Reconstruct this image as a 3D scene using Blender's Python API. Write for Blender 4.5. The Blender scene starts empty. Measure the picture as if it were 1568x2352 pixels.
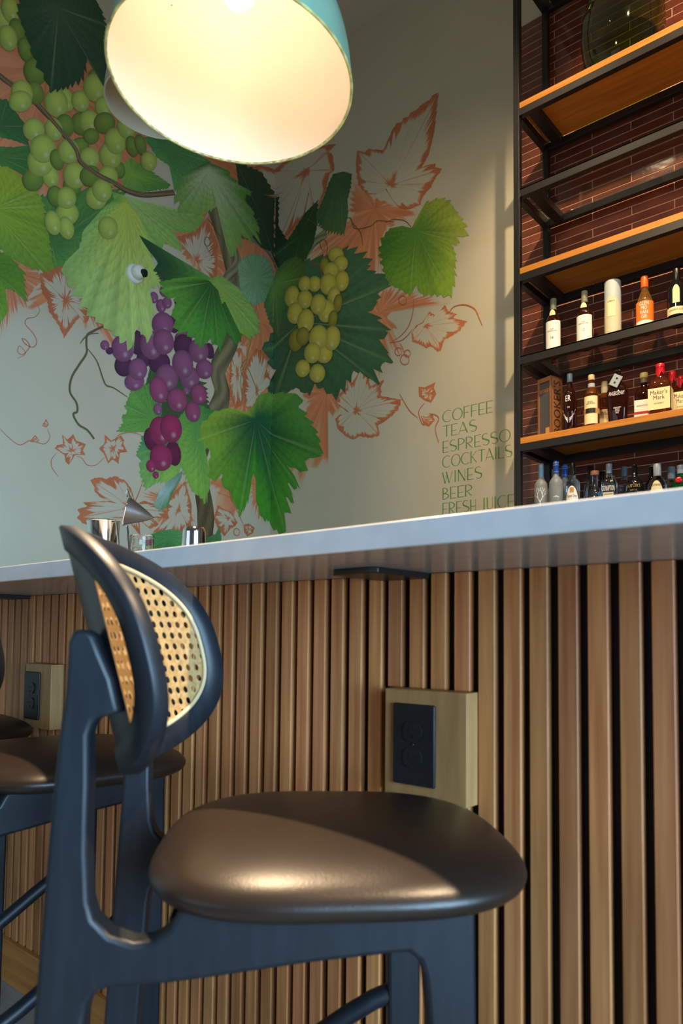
import bpy, bmesh, math, random
import numpy as np
from mathutils import Vector, Matrix
random.seed(7); rng = np.random.default_rng(7)
scn = bpy.context.scene
# ------------------------------------------------------------------ camera
YAW, PIT, ROL = 0.712387, 0.052018, 0.01017
def cam_rows():
    cy, sy = math.cos(YAW), math.sin(YAW); cp, sp = math.cos(PIT), math.sin(PIT); cr, sr = math.cos(ROL), math.sin(ROL)
    Ry = np.array([[cy, sy, 0], [-sy, cy, 0], [0, 0, 1]]); B = np.array([[1, 0, 0], [0, 0, -1], [0, 1, 0]], float)
    Rp = np.array([[1, 0, 0], [0, cp, sp], [0, -sp, cp]]); Rr = np.array([[cr, -sr, 0], [sr, cr, 0], [0, 0, 1]])
    return Rr @ Rp @ B @ Ry
_R = cam_rows()
cd = bpy.data.cameras.new('camera'); cam = bpy.data.objects.new('camera', cd); scn.collection.objects.link(cam); scn.camera = cam
M = Matrix.Identity(4)
for i in range(3):
    M[i][0] = _R[0][i]; M[i][1] = -_R[1][i]; M[i][2] = -_R[2][i]
M.translation = Vector((0, 0, 0.94)); cam.matrix_world = M
cd.sensor_fit = 'HORIZONTAL'; cd.sensor_width = 36; cd.lens = 1669.34 / 1568 * 36
cd.shift_x = (784 - 775.18) / 1568; cd.shift_y = (1370.73 - 1176) / 1568; cd.clip_start = 0.02
cd.dof.use_dof = True; cd.dof.focus_distance = 2.3; cd.dof.aperture_fstop = 9.0
# ------------------------------------------------------------------ world, view
w = bpy.data.worlds.new('world'); scn.world = w; w.use_nodes = True
w.node_tree.nodes['Background'].inputs[0].default_value = (0.80, 0.88, 1.0, 1); w.node_tree.nodes['Background'].inputs[1].default_value = 0.09
scn.view_settings.view_transform = 'Standard'; scn.view_settings.look = 'None'; scn.view_settings.gamma = 1
scn.view_settings.use_curve_mapping = False; scn.view_settings.exposure = 0.0
# ------------------------------------------------------------------ lights
def aim(o, t):
    o.rotation_euler = (Vector(t) - o.location).to_track_quat('-Z', 'Y').to_euler()
def area(name, loc, tgt, sx, sy, power, col):
    l = bpy.data.lights.new(name, 'AREA'); l.shape = 'RECTANGLE'; l.size = sx; l.size_y = sy; l.energy = power; l.color = col
    o = bpy.data.objects.new(name, l); scn.collection.objects.link(o); o.location = loc; aim(o, tgt); return o
def spot(name, loc, tgt, power, col, ang=50, blend=.5, rad=.04):
    l = bpy.data.lights.new(name, 'SPOT'); l.energy = power; l.color = col; l.spot_size = math.radians(ang); l.spot_blend = blend; l.shadow_soft_size = rad
    o = bpy.data.objects.new(name, l); scn.collection.objects.link(o); o.location = loc; aim(o, tgt); return o
wl = area('window_daylight', (3.1, -.45, 1.5), (-3.7, 1.0, .9), 2.8, 2.2, 78, (0.44, 0.71, 1.0)); wl.data.spread = math.radians(62)
area('window_daylight_front', (-2.2, -4.2, 1.7), (-2.0, 1.0, 1.1), 3.4, 2.0, 27, (0.70, 0.85, 1.0))
spot('ceiling_spot', (-0.35, 1.6, 4.7), (-0.85, 3.5, 2.9), 420, (1.0, 0.74, 0.46), 60, .6)
spot('shelf_fill_spot', (-0.9, 1.3, 3.3), (-0.95, 3.5, 1.85), 125, (1.0, 0.72, 0.44), 46, .7)  # added warm fill for the low shelves, standing in for unseen pendants
spot('ceiling_spot', (-1.7, 1.5, 4.7), (-2.5, 3.5, 1.7), 62, (1.0, 0.76, 0.48), 80, .8)
spot('ceiling_spot', (0.6, 1.6, 4.7), (-0.1, 3.4, 2.2), 160, (1.0, 0.74, 0.46), 60, .6)
# ------------------------------------------------------------------ helpers
def lin(h):
    if isinstance(h, str):
        c = [int(h[i:i+2], 16) / 255 for i in (0, 2, 4)]
    else: c = h
    return tuple(x / 12.92 if x <= .04045 else ((x + .055) / 1.055) ** 2.4 for x in c)
def mat(name, col, rough=.5, metal=0, trans=0, ior=1.45, spec=.5, coat=0, emit=None, es=0, alpha=1):
    m = bpy.data.materials.new(name); m.use_nodes = True; b = m.node_tree.nodes['Principled BSDF']
    b.inputs['Base Color'].default_value = (*col[:3], 1); b.inputs['Roughness'].default_value = rough; b.inputs['Metallic'].default_value = metal
    b.inputs['Transmission Weight'].default_value = trans; b.inputs['IOR'].default_value = ior; b.inputs['Specular IOR Level'].default_value = spec
    b.inputs['Coat Weight'].default_value = coat; b.inputs['Alpha'].default_value = alpha
    if emit: b.inputs['Emission Color'].default_value = (*emit, 1); b.inputs['Emission Strength'].default_value = es
    return m
def nd(m, t, **k):
    n = m.node_tree.nodes.new(t)
    for a, v in k.items(): setattr(n, a, v)
    return n
def lk(m, a, b): m.node_tree.links.new(a, b)
def noisy(m, c1, c2, scale=(1, 1, 1), ns=5.0, bump=0.0, detail=4, rnd=0.0, rough=None, bs=None, contrast=(.3, .7)):
    """object-space noise between two colours, optional per-object variation and bump"""
    b = m.node_tree.nodes['Principled BSDF']; tc = nd(m, 'ShaderNodeTexCoord'); mp = nd(m, 'ShaderNodeMapping'); mp.inputs['Scale'].default_value = scale
    lk(m, tc.outputs['Object'], mp.inputs['Vector'])
    if rnd:
        oi = nd(m, 'ShaderNodeObjectInfo'); mu = nd(m, 'ShaderNodeMath', operation='MULTIPLY'); mu.inputs[1].default_value = 37
        lk(m, oi.outputs['Random'], mu.inputs[0]); cx = nd(m, 'ShaderNodeCombineXYZ')
        for i in range(3): lk(m, mu.outputs[0], cx.inputs[i])
        lk(m, cx.outputs[0], mp.inputs['Location'])
    n = nd(m, 'ShaderNodeTexNoise'); n.inputs['Scale'].default_value = ns; n.inputs['Detail'].default_value = detail; lk(m, mp.outputs[0], n.inputs['Vector'])
    r = nd(m, 'ShaderNodeValToRGB'); r.color_ramp.elements[0].color = (*c1, 1); r.color_ramp.elements[1].color = (*c2, 1)
    r.color_ramp.elements[0].position, r.color_ramp.elements[1].position = contrast
    lk(m, n.outputs['Fac'], r.inputs['Fac']); out = r.outputs['Color']
    if rnd:
        hs = nd(m, 'ShaderNodeHueSaturation'); lk(m, out, hs.inputs['Color'])
        mr = nd(m, 'ShaderNodeMapRange'); mr.inputs['To Min'].default_value = 1 - rnd; mr.inputs['To Max'].default_value = 1 + rnd
        lk(m, oi.outputs['Random'], mr.inputs['Value']); lk(m, mr.outputs[0], hs.inputs['Value'])
        m2 = nd(m, 'ShaderNodeMath', operation='FRACT'); lk(m, mu.outputs[0], m2.inputs[0])
        mr2 = nd(m, 'ShaderNodeMapRange'); mr2.inputs['To Min'].default_value = .493; mr2.inputs['To Max'].default_value = .503
        lk(m, m2.outputs[0], mr2.inputs['Value']); lk(m, mr2.outputs[0], hs.inputs['Hue']); out = hs.outputs['Color']
    lk(m, out, b.inputs['Base Color'])
    if bump:
        bp = nd(m, 'ShaderNodeBump'); bp.inputs['Strength'].default_value = bump; bp.inputs['Distance'].default_value = .002
        if bs:
            n2 = nd(m, 'ShaderNodeTexNoise'); n2.inputs['Scale'].default_value = bs; n2.inputs['Detail'].default_value = 2; lk(m, mp.outputs[0], n2.inputs['Vector']); lk(m, n2.outputs['Fac'], bp.inputs['Height'])
        else: lk(m, n.outputs['Fac'], bp.inputs['Height'])
        lk(m, bp.outputs[0], b.inputs['Normal'])
    return m
COL = scn.collection
def link(o, parent=None):
    COL.objects.link(o)
    if parent: o.parent = parent
    return o
def mesh(name, verts, faces, m, parent=None, smooth=False, sharp=None, bev=0):
    me = bpy.data.meshes.new(name); me.from_pydata([tuple(v) for v in verts], [], [tuple(f) for f in faces]); me.validate(); me.update()
    if m: me.materials.append(m)
    if smooth:
        me.shade_smooth()
        if sharp: me.set_sharp_from_angle(angle=math.radians(sharp))
    o = bpy.data.objects.new(name, me); link(o, parent)
    if bev:
        b = o.modifiers.new('bevel', 'BEVEL'); b.width = bev; b.segments = 3; b.limit_method = 'ANGLE'; b.angle_limit = math.radians(30); b.harden_normals = False
        me.shade_smooth(); me.set_sharp_from_angle(angle=math.radians(50))
    return o
BV = [(-1, -1, -1), (1, -1, -1), (1, 1, -1), (-1, 1, -1), (-1, -1, 1), (1, -1, 1), (1, 1, 1), (-1, 1, 1)]
BF = [(0, 3, 2, 1), (4, 5, 6, 7), (0, 1, 5, 4), (1, 2, 6, 5), (2, 3, 7, 6), (3, 0, 4, 7)]
def box(name, x0, x1, y0, y1, z0, z1, m, parent=None, bev=0, kind=None):
    v = [((x0 + x1) / 2 + a * (x1 - x0) / 2, (y0 + y1) / 2 + b * (y1 - y0) / 2, (z0 + z1) / 2 + c * (z1 - z0) / 2) for a, b, c in BV]
    o = mesh(name, v, BF, m, parent, bev=bev)
    if kind: o['kind'] = kind
    return o
def bevbox_mesh(name, sx, sy, sz, bev, m):
    bm = bmesh.new(); bmesh.ops.create_cube(bm, size=1); bmesh.ops.scale(bm, vec=(sx, sy, sz), verts=bm.verts)
    bmesh.ops.bevel(bm, geom=list(bm.edges), offset=bev, segments=1, affect='EDGES')
    me = bpy.data.meshes.new(name); bm.to_mesh(me); bm.free(); me.materials.append(m); return me
def lathe(name, prof, m, parent=None, seg=40, loc=(0, 0, 0), n=2.0, ay=1.0, cap0=True, cap1=True, sharp=40):
    """prof: (r, z); cross-section a superellipse of exponent n, y squashed by ay"""
    ang = [2 * math.pi * i / seg for i in range(seg)]
    def cs(a):
        c, s = math.cos(a), math.sin(a)
        if n == 2: return c, s * ay
        return math.copysign(abs(c) ** (2 / n), c), math.copysign(abs(s) ** (2 / n), s) * ay
    cc = [cs(a) for a in ang]; v = []; f = []
    for r, z in prof:
        v += [(loc[0] + r * c, loc[1] + r * s, loc[2] + z) for c, s in cc]
    for k in range(len(prof) - 1):
        for i in range(seg):
            j = (i + 1) % seg; f.append((k * seg + i, k * seg + j, (k + 1) * seg + j, (k + 1) * seg + i))
    if cap0: f.append(tuple(reversed(range(seg))))
    if cap1: f.append(tuple((len(prof) - 1) * seg + i for i in range(seg)))
    return mesh(name, v, f, m, parent, smooth=True, sharp=sharp)
def tube(name, pts, r, m, parent=None, seg=10, closed=False, flat=1.0):
    pts = [Vector(p) for p in pts]; N = len(pts); v = []; f = []
    up = Vector((0, 0, 1)); prev = None
    for i, p in enumerate(pts):
        a = pts[(i - 1) % N] if (closed or i > 0) else p; b = pts[(i + 1) % N] if (closed or i < N - 1) else p
        t = (b - a).normalized()
        if prev is None: prev = t.cross(up) if abs(t.dot(up)) < .95 else t.cross(Vector((1, 0, 0)))
        nrm = (prev - t * prev.dot(t)).normalized(); prev = nrm; bn = t.cross(nrm)
        rr = r[i] if isinstance(r, (list, tuple)) else r
        for k in range(seg):
            an = 2 * math.pi * k / seg; v.append(p + nrm * rr * math.cos(an) + bn * rr * flat * math.sin(an))
    M_ = N if closed else N - 1
    for i in range(M_):
        j = (i + 1) % N
        for k in range(seg):
            l = (k + 1) % seg; f.append((i * seg + k, i * seg + l, j * seg + l, j * seg + k))
    if not closed: f.append(tuple(reversed(range(seg)))); f.append(tuple((N - 1) * seg + k for k in range(seg)))
    return mesh(name, v, f, m, parent, smooth=True, sharp=50)
def thing(name, label, cat, loc=(0, 0, 0), rot=0, group=None):
    o = bpy.data.objects.new(name, None); o.empty_display_size = .05; link(o); o.location = loc; o.rotation_euler = (0, 0, rot)
    o['label'] = label; o['category'] = cat
    if group: o['group'] = group
    return o
def tag(o, label, cat, group=None):
    o['label'] = label; o['category'] = cat
    if group: o['group'] = group
    return o
def struct(o): o['kind'] = 'structure'; return o
# ------------------------------------------------------------------ materials
WALLC = lin('c8bfa5')
M_wall = noisy(mat('wall_paint', WALLC, .75), tuple(c * .97 for c in WALLC), tuple(c * 1.02 for c in WALLC), ns=3, bump=.15, bs=160)
M_ceil = mat('ceiling_paint', lin('c9c6bd'), .8)
M_floor = noisy(mat('floor_concrete', (.2, .2, .2), .55), lin('8b8b88'), lin('a2a19c'), ns=6, bump=.1)
M_quartz = noisy(mat('white_quartz', (.8, .8, .8), .22), lin('c0c0c0'), lin('cccbc9'), ns=30)
M_slat = noisy(mat('fir_slat_wood', (.5, .3, .2), .5), lin('a9693a'), lin('d09359'), scale=(60, 60, 2.2), ns=1.4, bump=.12, rnd=.2, detail=6)
M_block = noisy(mat('oak_block_wood', (.4, .3, .15), .5), lin('9a7446'), lin('b38a58'), scale=(40, 40, 4), ns=1.5, bump=.1)
M_base = noisy(mat('baseboard_wood', (.5, .3, .1), .5), lin('a66a2c'), lin('c98b48'), scale=(2, 30, 30), ns=1.5, bump=.1)
M_backing = mat('black_backing', (.006, .006, .007), .8)
M_shelfwood = noisy(mat('shelf_pine', (.6, .3, .06), .45), lin('b06a20'), lin('d58d38'), scale=(1.6, 18, 40), ns=2.2, bump=.12, detail=6, contrast=(.25, .75))
M_steel = mat('black_steel', lin('1f1d1a'), .38, spec=.6)
M_tile = noisy(mat('oxblood_glazed_tile', (.1, .02, .02), .12, coat=.5), lin('5c2f22'), lin('7b4633'), ns=6, bump=.45, bs=14, rnd=.14)
M_grout = mat('pink_grout', lin('d3a58d'), .8)
M_black = noisy(mat('black_stained_wood', (.01, .01, .012), .44, spec=.45), (.006, .009, .013), (.010, .014, .019), scale=(30, 30, 4), ns=3, bump=.05)
M_leather = noisy(mat('dark_brown_leather', (.02, .013, .01), .34, spec=.5), (.016, .010, .007), (.024, .015, .010), ns=8, bump=.12, bs=500)
M_cane = noisy(mat('natural_cane', lin('d8b070'), .5), lin('b88c50'), lin('d6b47c'), scale=(1, 1, 1), ns=160, bump=.5, detail=2)
_b = M_cane.node_tree.nodes['Principled BSDF']; _t = nd(M_cane, 'ShaderNodeBsdfTranslucent'); _t.inputs[0].default_value = (.50, .32, .15, 1); _m = nd(M_cane, 'ShaderNodeMixShader'); _m.inputs[0].default_value = .40
lk(M_cane, _b.outputs[0], _m.inputs[1]); lk(M_cane, _t.outputs[0], _m.inputs[2]); lk(M_cane, _m.outputs[0], M_cane.node_tree.nodes['Material Output'].inputs[0])
M_spline = mat('cane_border', lin('b8a57e'), .45)
M_cane_shade = mat('cane_rear_shade', (.010, .013, .02), .35)
M_outlet = mat('black_plastic', (.008, .009, .011), .5)
M_slot = mat('socket_slot_black', (.002, .002, .002), .8)
M_chrome = mat('polished_steel', (.75, .75, .76), .08, metal=1)
M_dkchrome = mat('dark_wire_mesh', (.12, .12, .12), .35, metal=.8)
M_glass = mat('clear_glass', (.95, .97, .97), .02, trans=1, ior=1.45)
M_shelfglass = mat('shelf_glass', (.80, .86, .84), .03, trans=1, ior=1.3)
M_teal = noisy(mat('teal_enamel', lin('6fa79a'), .28), lin('78a590'), lin('8ab59f'), ns=12)
M_cream = mat('cream_enamel', lin('f3e4d0'), .3)
M_rim = noisy(mat('chipped_green_rim', lin('9fae72'), .5), lin('6e7548'), lin('bcc98a'), ns=40)
M_grey = mat('grey_enamel', lin('a39a82'), .45)
M_cord = mat('black_cord', (.01, .01, .01), .6)
M_white = mat('white_plastic', lin('e8e6dc'), .35)
M_rust = mat('rust_spot', lin('5a3018'), .8)
# ------------------------------------------------------------------ setting
XC, YM = -3.755, 3.6
def wallbox(name, *a, m=M_wall): return struct(box(name, *a, m))
wallbox('wall_left', XC - .12, XC, -5.0, YM + .12, 0, 5.0)
wallbox('wall_back', XC, 3.2, YM, YM + .12, 0, 5.0)
struct(box('floor', XC - .12, 3.2, -5.0, YM + .12, -.1, 0, M_floor))
struct(box('ceiling', XC - .12, 3.2, -5.0, YM + .12, 5.0, 5.1, M_ceil))
# glazed tiles on the back wall
tw = struct(box('wall_tiled', -1.800, .45, YM - .0105, YM, 1.0, 4.338, M_grout))
TL, TP = .397, .0435
tme = bevbox_mesh('tile', TL - .004, .009, TP - .004, .0012, M_tile); tcut = {}
def tile(x0, x1, z1, i):
    x0 = max(x0, -1.800); x1 = min(x1, .45)
    if x1 - x0 < .02: return
    wd = round(x1 - x0 - .004, 4)
    if abs(wd - (TL - .004)) < .001: me = tme
    else:
        if wd not in tcut: tcut[wd] = bevbox_mesh('tile', wd, .009, TP - .004, .0012, M_tile)
        me = tcut[wd]
    o = bpy.data.objects.new('tile', me); link(o, tw)
    o.location = ((x0 + x1) / 2, YM - .0080 + random.uniform(-.0004, .0004), z1 - TP / 2)
    o.rotation_euler = (random.uniform(-.006, .006), 0, random.uniform(-.003, .003))
rest = bmesh.new(); nt = 0
for r in range(77):
    z1 = 4.338 - r * TP; x = -1.7924 - TL if r % 2 == 0 else -1.5957 - TL
    while x < .45:
        if r < 64 and x < -.68 and nt < 296:
            tile(x, x + TL, z1, r); nt += 1
        else:
            a, b = max(x, -1.8) + .00175, min(x + TL, .45) - .00175
            if b - a > .02:
                vs = [rest.verts.new(((a + b) / 2 + p * (b - a) / 2, YM - .0080 + q * .0045, z1 - TP / 2 + s * (TP - .004) / 2)) for p, q, s in BV]
                for f in BF: rest.faces.new([vs[k] for k in f])
        x += TL
me = bpy.data.meshes.new('tile_field'); rest.to_mesh(me); rest.free(); me.materials.append(M_tile)
o = bpy.data.objects.new('tile_field', me); link(o, tw); o['kind'] = 'stuff'
# ------------------------------------------------------------------ bar front, counter
CT, CB = 1.068, 1.0376
def arc_z(): pass
bar = thing('bar_cabinet', 'bar front of upright pale wood slats over black backing, under the white counter', 'bar', (0, .964, 0))
def loc_to(o, ox, oy): o.location = (-ox, -oy, 0); return o
box('backing_panel', XC, 1.6, 0, .02, 0, CB, M_backing, bar)
box('cabinet_body', XC, 1.6, .02, .40, 0, CB - .002, mat('cabinet_inside', (.25, .24, .22), .6), bar)
box('baseboard', XC, 1.6, -.026, -.0, 0, .11, M_base, bar, bev=.002)
SP = .04327; SH = CB - .11
sme = bevbox_mesh('slat', .0274, .014, SH, .0014, M_slat); scut = {}
blocks = [(-.694, -.547, .693, .857), (-1.877, -1.744, .693, .857)]
for k in range(-44, 90):
    x0 = -.2986 - .0413 * k if k <= 14 else -.2986 - .0413 * 14 - .0405 * (k - 14)
    if x0 < XC + .01 or x0 + .0274 > 1.6: continue
    segs = [(.11, CB - .0005)]
    for bx0, bx1, bz0, bz1 in blocks:
        if bx0 - .012 < x0 + .0137 < bx1: segs = [(.11, bz0), (bz1, CB - .0005)]
    for a, b in segs:
        h = round(b - a, 3)
        if abs(h - SH) < .01: me = sme
        else:
            if h not in scut: scut[h] = bevbox_mesh('slat', .0274, .014, h, .0014, M_slat)
            me = scut[h]
        o = bpy.data.objects.new('slat', me); link(o, bar); o.location = (x0 + .0137 + random.uniform(-.0006, .0006), -.007 + random.uniform(-.0004, .0004), (a + b) / 2)
ctr = box('bar_counter', XC, 1.6, .653, 1.46, CB, CT, M_quartz, bev=.0022)
tag(ctr, 'white quartz bar counter slab running the length of the slatted bar', 'counter')
def outlet(label, bx0, bx1, px0):
    t = thing('power_outlet', label, 'outlet', (bx0, .92, .693), 0, 'power outlets in the bar front')
    box('mounting_block', 0, bx1 - bx0, 0, .044, 0, .164, M_block, t, bev=.0015)
    a = px0 - bx0; pw = .076; pz0 = .021; ph = .122
    box('cover_plate', a, a + pw, -.006, 0, pz0, pz0 + ph, M_outlet, t, bev=.0025)
    cz = pz0 + ph / 2; cx = a + pw / 2
    for s in (-1, 1):
        n = 20; v = []; R = .0172
        for y in (-.0085, -.0055):
            for i in range(n):
                an = 2 * math.pi * i / n; v.append((cx + R * math.cos(an), y, cz + s * .0195 + max(-.0142, min(.0142, R * math.sin(an)))))
        f = [tuple(range(n)), tuple(reversed(range(n, 2 * n)))] + [(i, i + n, (i + 1) % n + n, (i + 1) % n) for i in range(n)]
        rc = mesh('receptacle', v, f, M_outlet, t)
        for dx, hh in ((-.0062, .0042), (.0062, .0034)):
            box('slot', cx + dx - .0009, cx + dx + .0009, -.0088, -.0086, cz + s * .0195 + .001 - hh + .003, cz + s * .0195 + .001 + hh + .001, M_slot, rc)
        box('ground_hole', cx - .0022, cx + .0022, -.0088, -.0086, cz + s * .0195 - .0105, cz + s * .0195 - .0055, M_slot, rc)
    lathe('screw', [(.0028, 0), (.0028, .0012)], M_outlet, t, 12).location = (cx, -.0062, cz)
    return t
outlet('black duplex outlet on a wooden block, behind the nearest stool seat', -.694, -.547, -.6745)
outlet('farther black duplex outlet on a wooden block, left behind the nearest stool back', -1.877, -1.744, -1.871)
def bracket(label, x0, x1, y0):
    v = [(x0, .957, CB - .009), (x1, .957, CB - .009), (x1, y0 + .01, CB - .009), (x1 - .012, y0, CB - .009), (x0 + .012, y0 + .004, CB - .009), (x0, y0 + .014, CB - .009)]
    v += [(x, y, z + .009) for x, y, z in v]; n = 6
    f = [tuple(range(n)), tuple(reversed(range(n, 2 * n)))] + [(i, i + n, (i + 1) % n + n, (i + 1) % n) for i in range(n)]
    o = mesh('counter_bracket', v, f, M_steel, None, bev=.0015); return tag(o, label, 'bracket', 'black steel brackets beneath the counter')
bracket('flat black steel bracket under the counter above the nearer outlet', -.722, -.632, .81)
bracket('flat black steel bracket under the counter at the left edge of the view', -2.03, -1.925, .81)
# ------------------------------------------------------------------ stools
FR = [(-0.205, .9427), (-.2098, .9303), (-.2108, .8956), (-.2116, .8794), (-.2157, .8434), (-.2209, .7788), (-.2259, .6833), (-.2313, .5817), (-.262, 0), (-.222, 0),
      (-.1853, .5806), (-.1826, .5969), (-.1769, .6065), (-.1633, .6121), (-.1118, .6142), (-.0639, .6196), (.017, .6301), (.0886, .6368), (.1159, .6388), (.1264, .6305), (.131, .6144), (.1349, .5734), (.145, 0), (.178, 0),
      (.1808, .5723), (.1796, .6743), (.1787, .683), (-.098, .683), (-.1028, .6765), (-.1097, .6639), (-.1254, .6527), (-.1429, .6514), (-.1645, .6588), (-.1792, .674), (-.1839, .6899), (-.1868, .7359), (-.187, .7586),
      (-.1869, .7987), (-.1881, .843), (-.1841, .856), (-.177, .8596), (-.160, .8633), (-.168, .8958), (-.1790, .9203), (-.1855, .9366), (-.192, .9419)]
RB = .232
def bmap(s, v, n=0.0):
    """backrest surface: s along the curve, v height, n outwards (rear) -> local x, y, z"""
    a = s / RB; x = (RB + n) * math.sin(a); y = -.222 + RB - (RB + n) * math.cos(a) - .27 * (v - .922) - .048 * (x - .19); return (x, y, v)
def sel(a, b, n, t):
    c, s = math.cos(t), math.sin(t); return a * math.copysign(abs(c) ** (2 / n), c), b * math.copysign(abs(s) ** (2 / n), s)
def make_stool(label):
    t = thing('bar_stool', label, 'bar stool', (0, 0, 0), 0, 'bar stools along the counter')
    n = len(FR)
    for sgn in (-1, 1):
        xa, xb = (sgn * .165, sgn * .135)
        v = [(xa, y, z) for y, z in FR] + [(xb, y, z) for y, z in FR]
        f = [tuple(range(n)), tuple(reversed(range(n, 2 * n)))] + [(i, i + n, (i + 1) % n + n, (i + 1) % n) for i in range(n)]
        if sgn > 0: f = [tuple(reversed(q)) for q in f]
        o = mesh('side_frame', v, f, M_black, t, bev=.005)
    # seat cushion
    prof = [(.0, .7335), (.25, .7330), (.5, .7305), (.7, .7255), (.84, .7190), (.93, .7115), (.975, .7045), (1.0, .6970), (.998, .6905), (.985, .6850), (.968, .6835), (.962, .6800), (.90, .6790), (0.0, .6790)]
    seg = 72; v = []; f = []
    for k, z in prof:
        for i in range(seg):
            x, y = sel(.208, .204, 3.0, 2 * math.pi * i / seg)
            x *= 1 - .05 * (y / .204) if y < 0 else 1
            v.append((x * max(k, .001), 0.055 + y * max(k, .001), z))
    for k in range(len(prof) - 1):
        for i in range(seg):
            j = (i + 1) % seg; f.append((k * seg + j, k * seg + i, (k + 1) * seg + i, (k + 1) * seg + j))
    o = mesh('seat', v, f, M_leather, t, smooth=True); sb = o.modifiers.new('sub', 'SUBSURF'); sb.levels = sb.render_levels = 1
    # backrest ring
    N = 96; A, B_, n_ = .221, .136, 2.45; V0 = .922
    P = [sel(A, B_, n_, 2 * math.pi * i / N) for i in range(N)]
    bw, th = .0285, .010; sec = [(0, -.75), (0, .75), (.08, 1), (.92, 1), (1, .75), (1, -.75), (.92, -1), (.08, -1)]
    v = []; f = []
    inner = []
    for i in range(N):
        s0, v0 = P[i]; sp, vp = P[(i - 1) % N]; sn, vn = P[(i + 1) % N]; tx, tz = sn - sp, vn - vp; L = math.hypot(tx, tz); nx, nz = tz / L, -tx / L
        inner.append((s0 - nx * bw, v0 - nz * bw))
        for q, e in sec: v.append(bmap(s0 - nx * bw * q, V0 + v0 - nz * bw * q, e * th))
    for i in range(N):
        j = (i + 1) % N
        for k in range(8): l = (k + 1) % 8; f.append((i * 8 + k, j * 8 + k, j * 8 + l, i * 8 + l))
    mesh('backrest_frame', v, f, M_black, t, smooth=True, sharp=60)
    tube('cane_border', [bmap(a * .985, V0 + b * .985, -th + .001) for a, b in inner], .0030, M_spline, t, 8, closed=True)
    # cane lattice with an eight-sided hole in every cell
    ai, bi = A - bw + .002, B_ - bw + .002; pit = .0145; v = []; f = []
    def inside(s, vv): return (abs(s) / ai) ** n_ + (abs(vv) / bi) ** n_ < 1
    def addq(pts, nn):
        b0 = len(v); v.extend(bmap(a, V0 + b, nn) for a, b in pts); f.append(tuple(range(b0, b0 + len(pts))))
    for i in range(-14, 15):
        for j in range(-8, 9):
            cx, cz = i * pit, j * pit; h = pit / 2
            if not inside(cx, cz) and not inside(cx * .94, cz * .94): continue
            oc = [(cx + pit * .262 * math.cos(math.pi / 8 + k * math.pi / 4), cz + pit * .31 * math.sin(math.pi / 8 + k * math.pi / 4)) for k in range(8)]
            sq = [(cx + h, cz + h * .4), (cx + h * .4, cz + h), (cx - h * .4, cz + h), (cx - h, cz + h * .4), (cx - h, cz - h * .4), (cx - h * .4, cz - h), (cx + h * .4, cz - h), (cx + h, cz - h * .4)]
            co = {1: (cx + h, cz + h), 3: (cx - h, cz + h), 5: (cx - h, cz - h), 7: (cx + h, cz - h)}
            def cl(p):
                q = (abs(p[0]) / ai) ** n_ + (abs(p[1]) / bi) ** n_
                if q > 1: k_ = q ** (-1 / n_); return (p[0] * k_, p[1] * k_)
                return p
            for k in range(8):
                k2 = (k + 1) % 8
                a, b = sq[k - 0], sq[k2]
                q = [oc[k], sq[k], sq[k2], oc[k2]]
                if k in (0, 2, 4, 6):
                    c = {0: (cx + h, cz + h), 2: (cx - h, cz + h), 4: (cx - h, cz - h), 6: (cx + h, cz - h)}[k]
                    q = [oc[k], sq[k], c, sq[k2], oc[k2]]
                addq([cl(p) for p in q], -th + .003)
    mesh('cane_panel', v, f, M_cane, t)
    # added dark sheet behind the mid cane, standing in for its dark, unlit rear
    v = []; f = []; ns, nv = 17, 12
    for i in range(ns):
        s = -.163 + .326 * i / (ns - 1); hb = bi * (1 - (abs(s) / ai) ** n_) ** (1 / n_)
        for j in range(nv): v.append(bmap(s, V0 + hb * (2 * j / (nv - 1) - 1), .007))
    for i in range(ns - 1):
        for j in range(nv - 1): f.append((i * nv + j, i * nv + j + 1, (i + 1) * nv + j + 1, (i + 1) * nv + j))
    mesh('cane_shade_sheet', v, f, M_cane_shade, t, smooth=True)
    # cross members
    box('front_rail', -.136, .136, .140, .160, .640, .680, M_black, t, bev=.003)
    box('rear_rail', -.136, .136, -.115, -.095, .625, .665, M_black, t, bev=.003)
    box('footrest', -.140, .140, .143, .170, .262, .296, M_black, t, bev=.004)
    for sgn in (-1, 1):
        pts = []
        for k in range(13):
            u = k / 12; y = .15 - .37 * u; z = .455 - .17 * math.sin(u * math.pi / 2) ** 1.3; pts.append((sgn * .150, y, z))
        tube('side_stretcher', pts, .013, M_black, t, 10)
    return t
def copy_tree(o, parent=None):
    c = o.copy(); COL.objects.link(c); c.parent = parent
    for ch in list(o.children): copy_tree(ch, c)
    return c
st1 = make_stool('nearest black bar stool, its cane back seen from behind and its whole seat in view')
HD = math.radians
def place(o, x, y, h): o.location = (x, y, 0); o.rotation_euler = (0, 0, -HD(h))
st2 = copy_tree(st1); st2['label'] = 'second black bar stool, its seat partly hidden behind the nearest stool back'
st3 = copy_tree(st1); st3['label'] = 'farthest black bar stool, only its rounded seat showing at the left edge'
place(st1, -.6055, .6176, 45.6); place(st2, -1.31, .665, 8); place(st3, -1.92, .665, 10)
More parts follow.
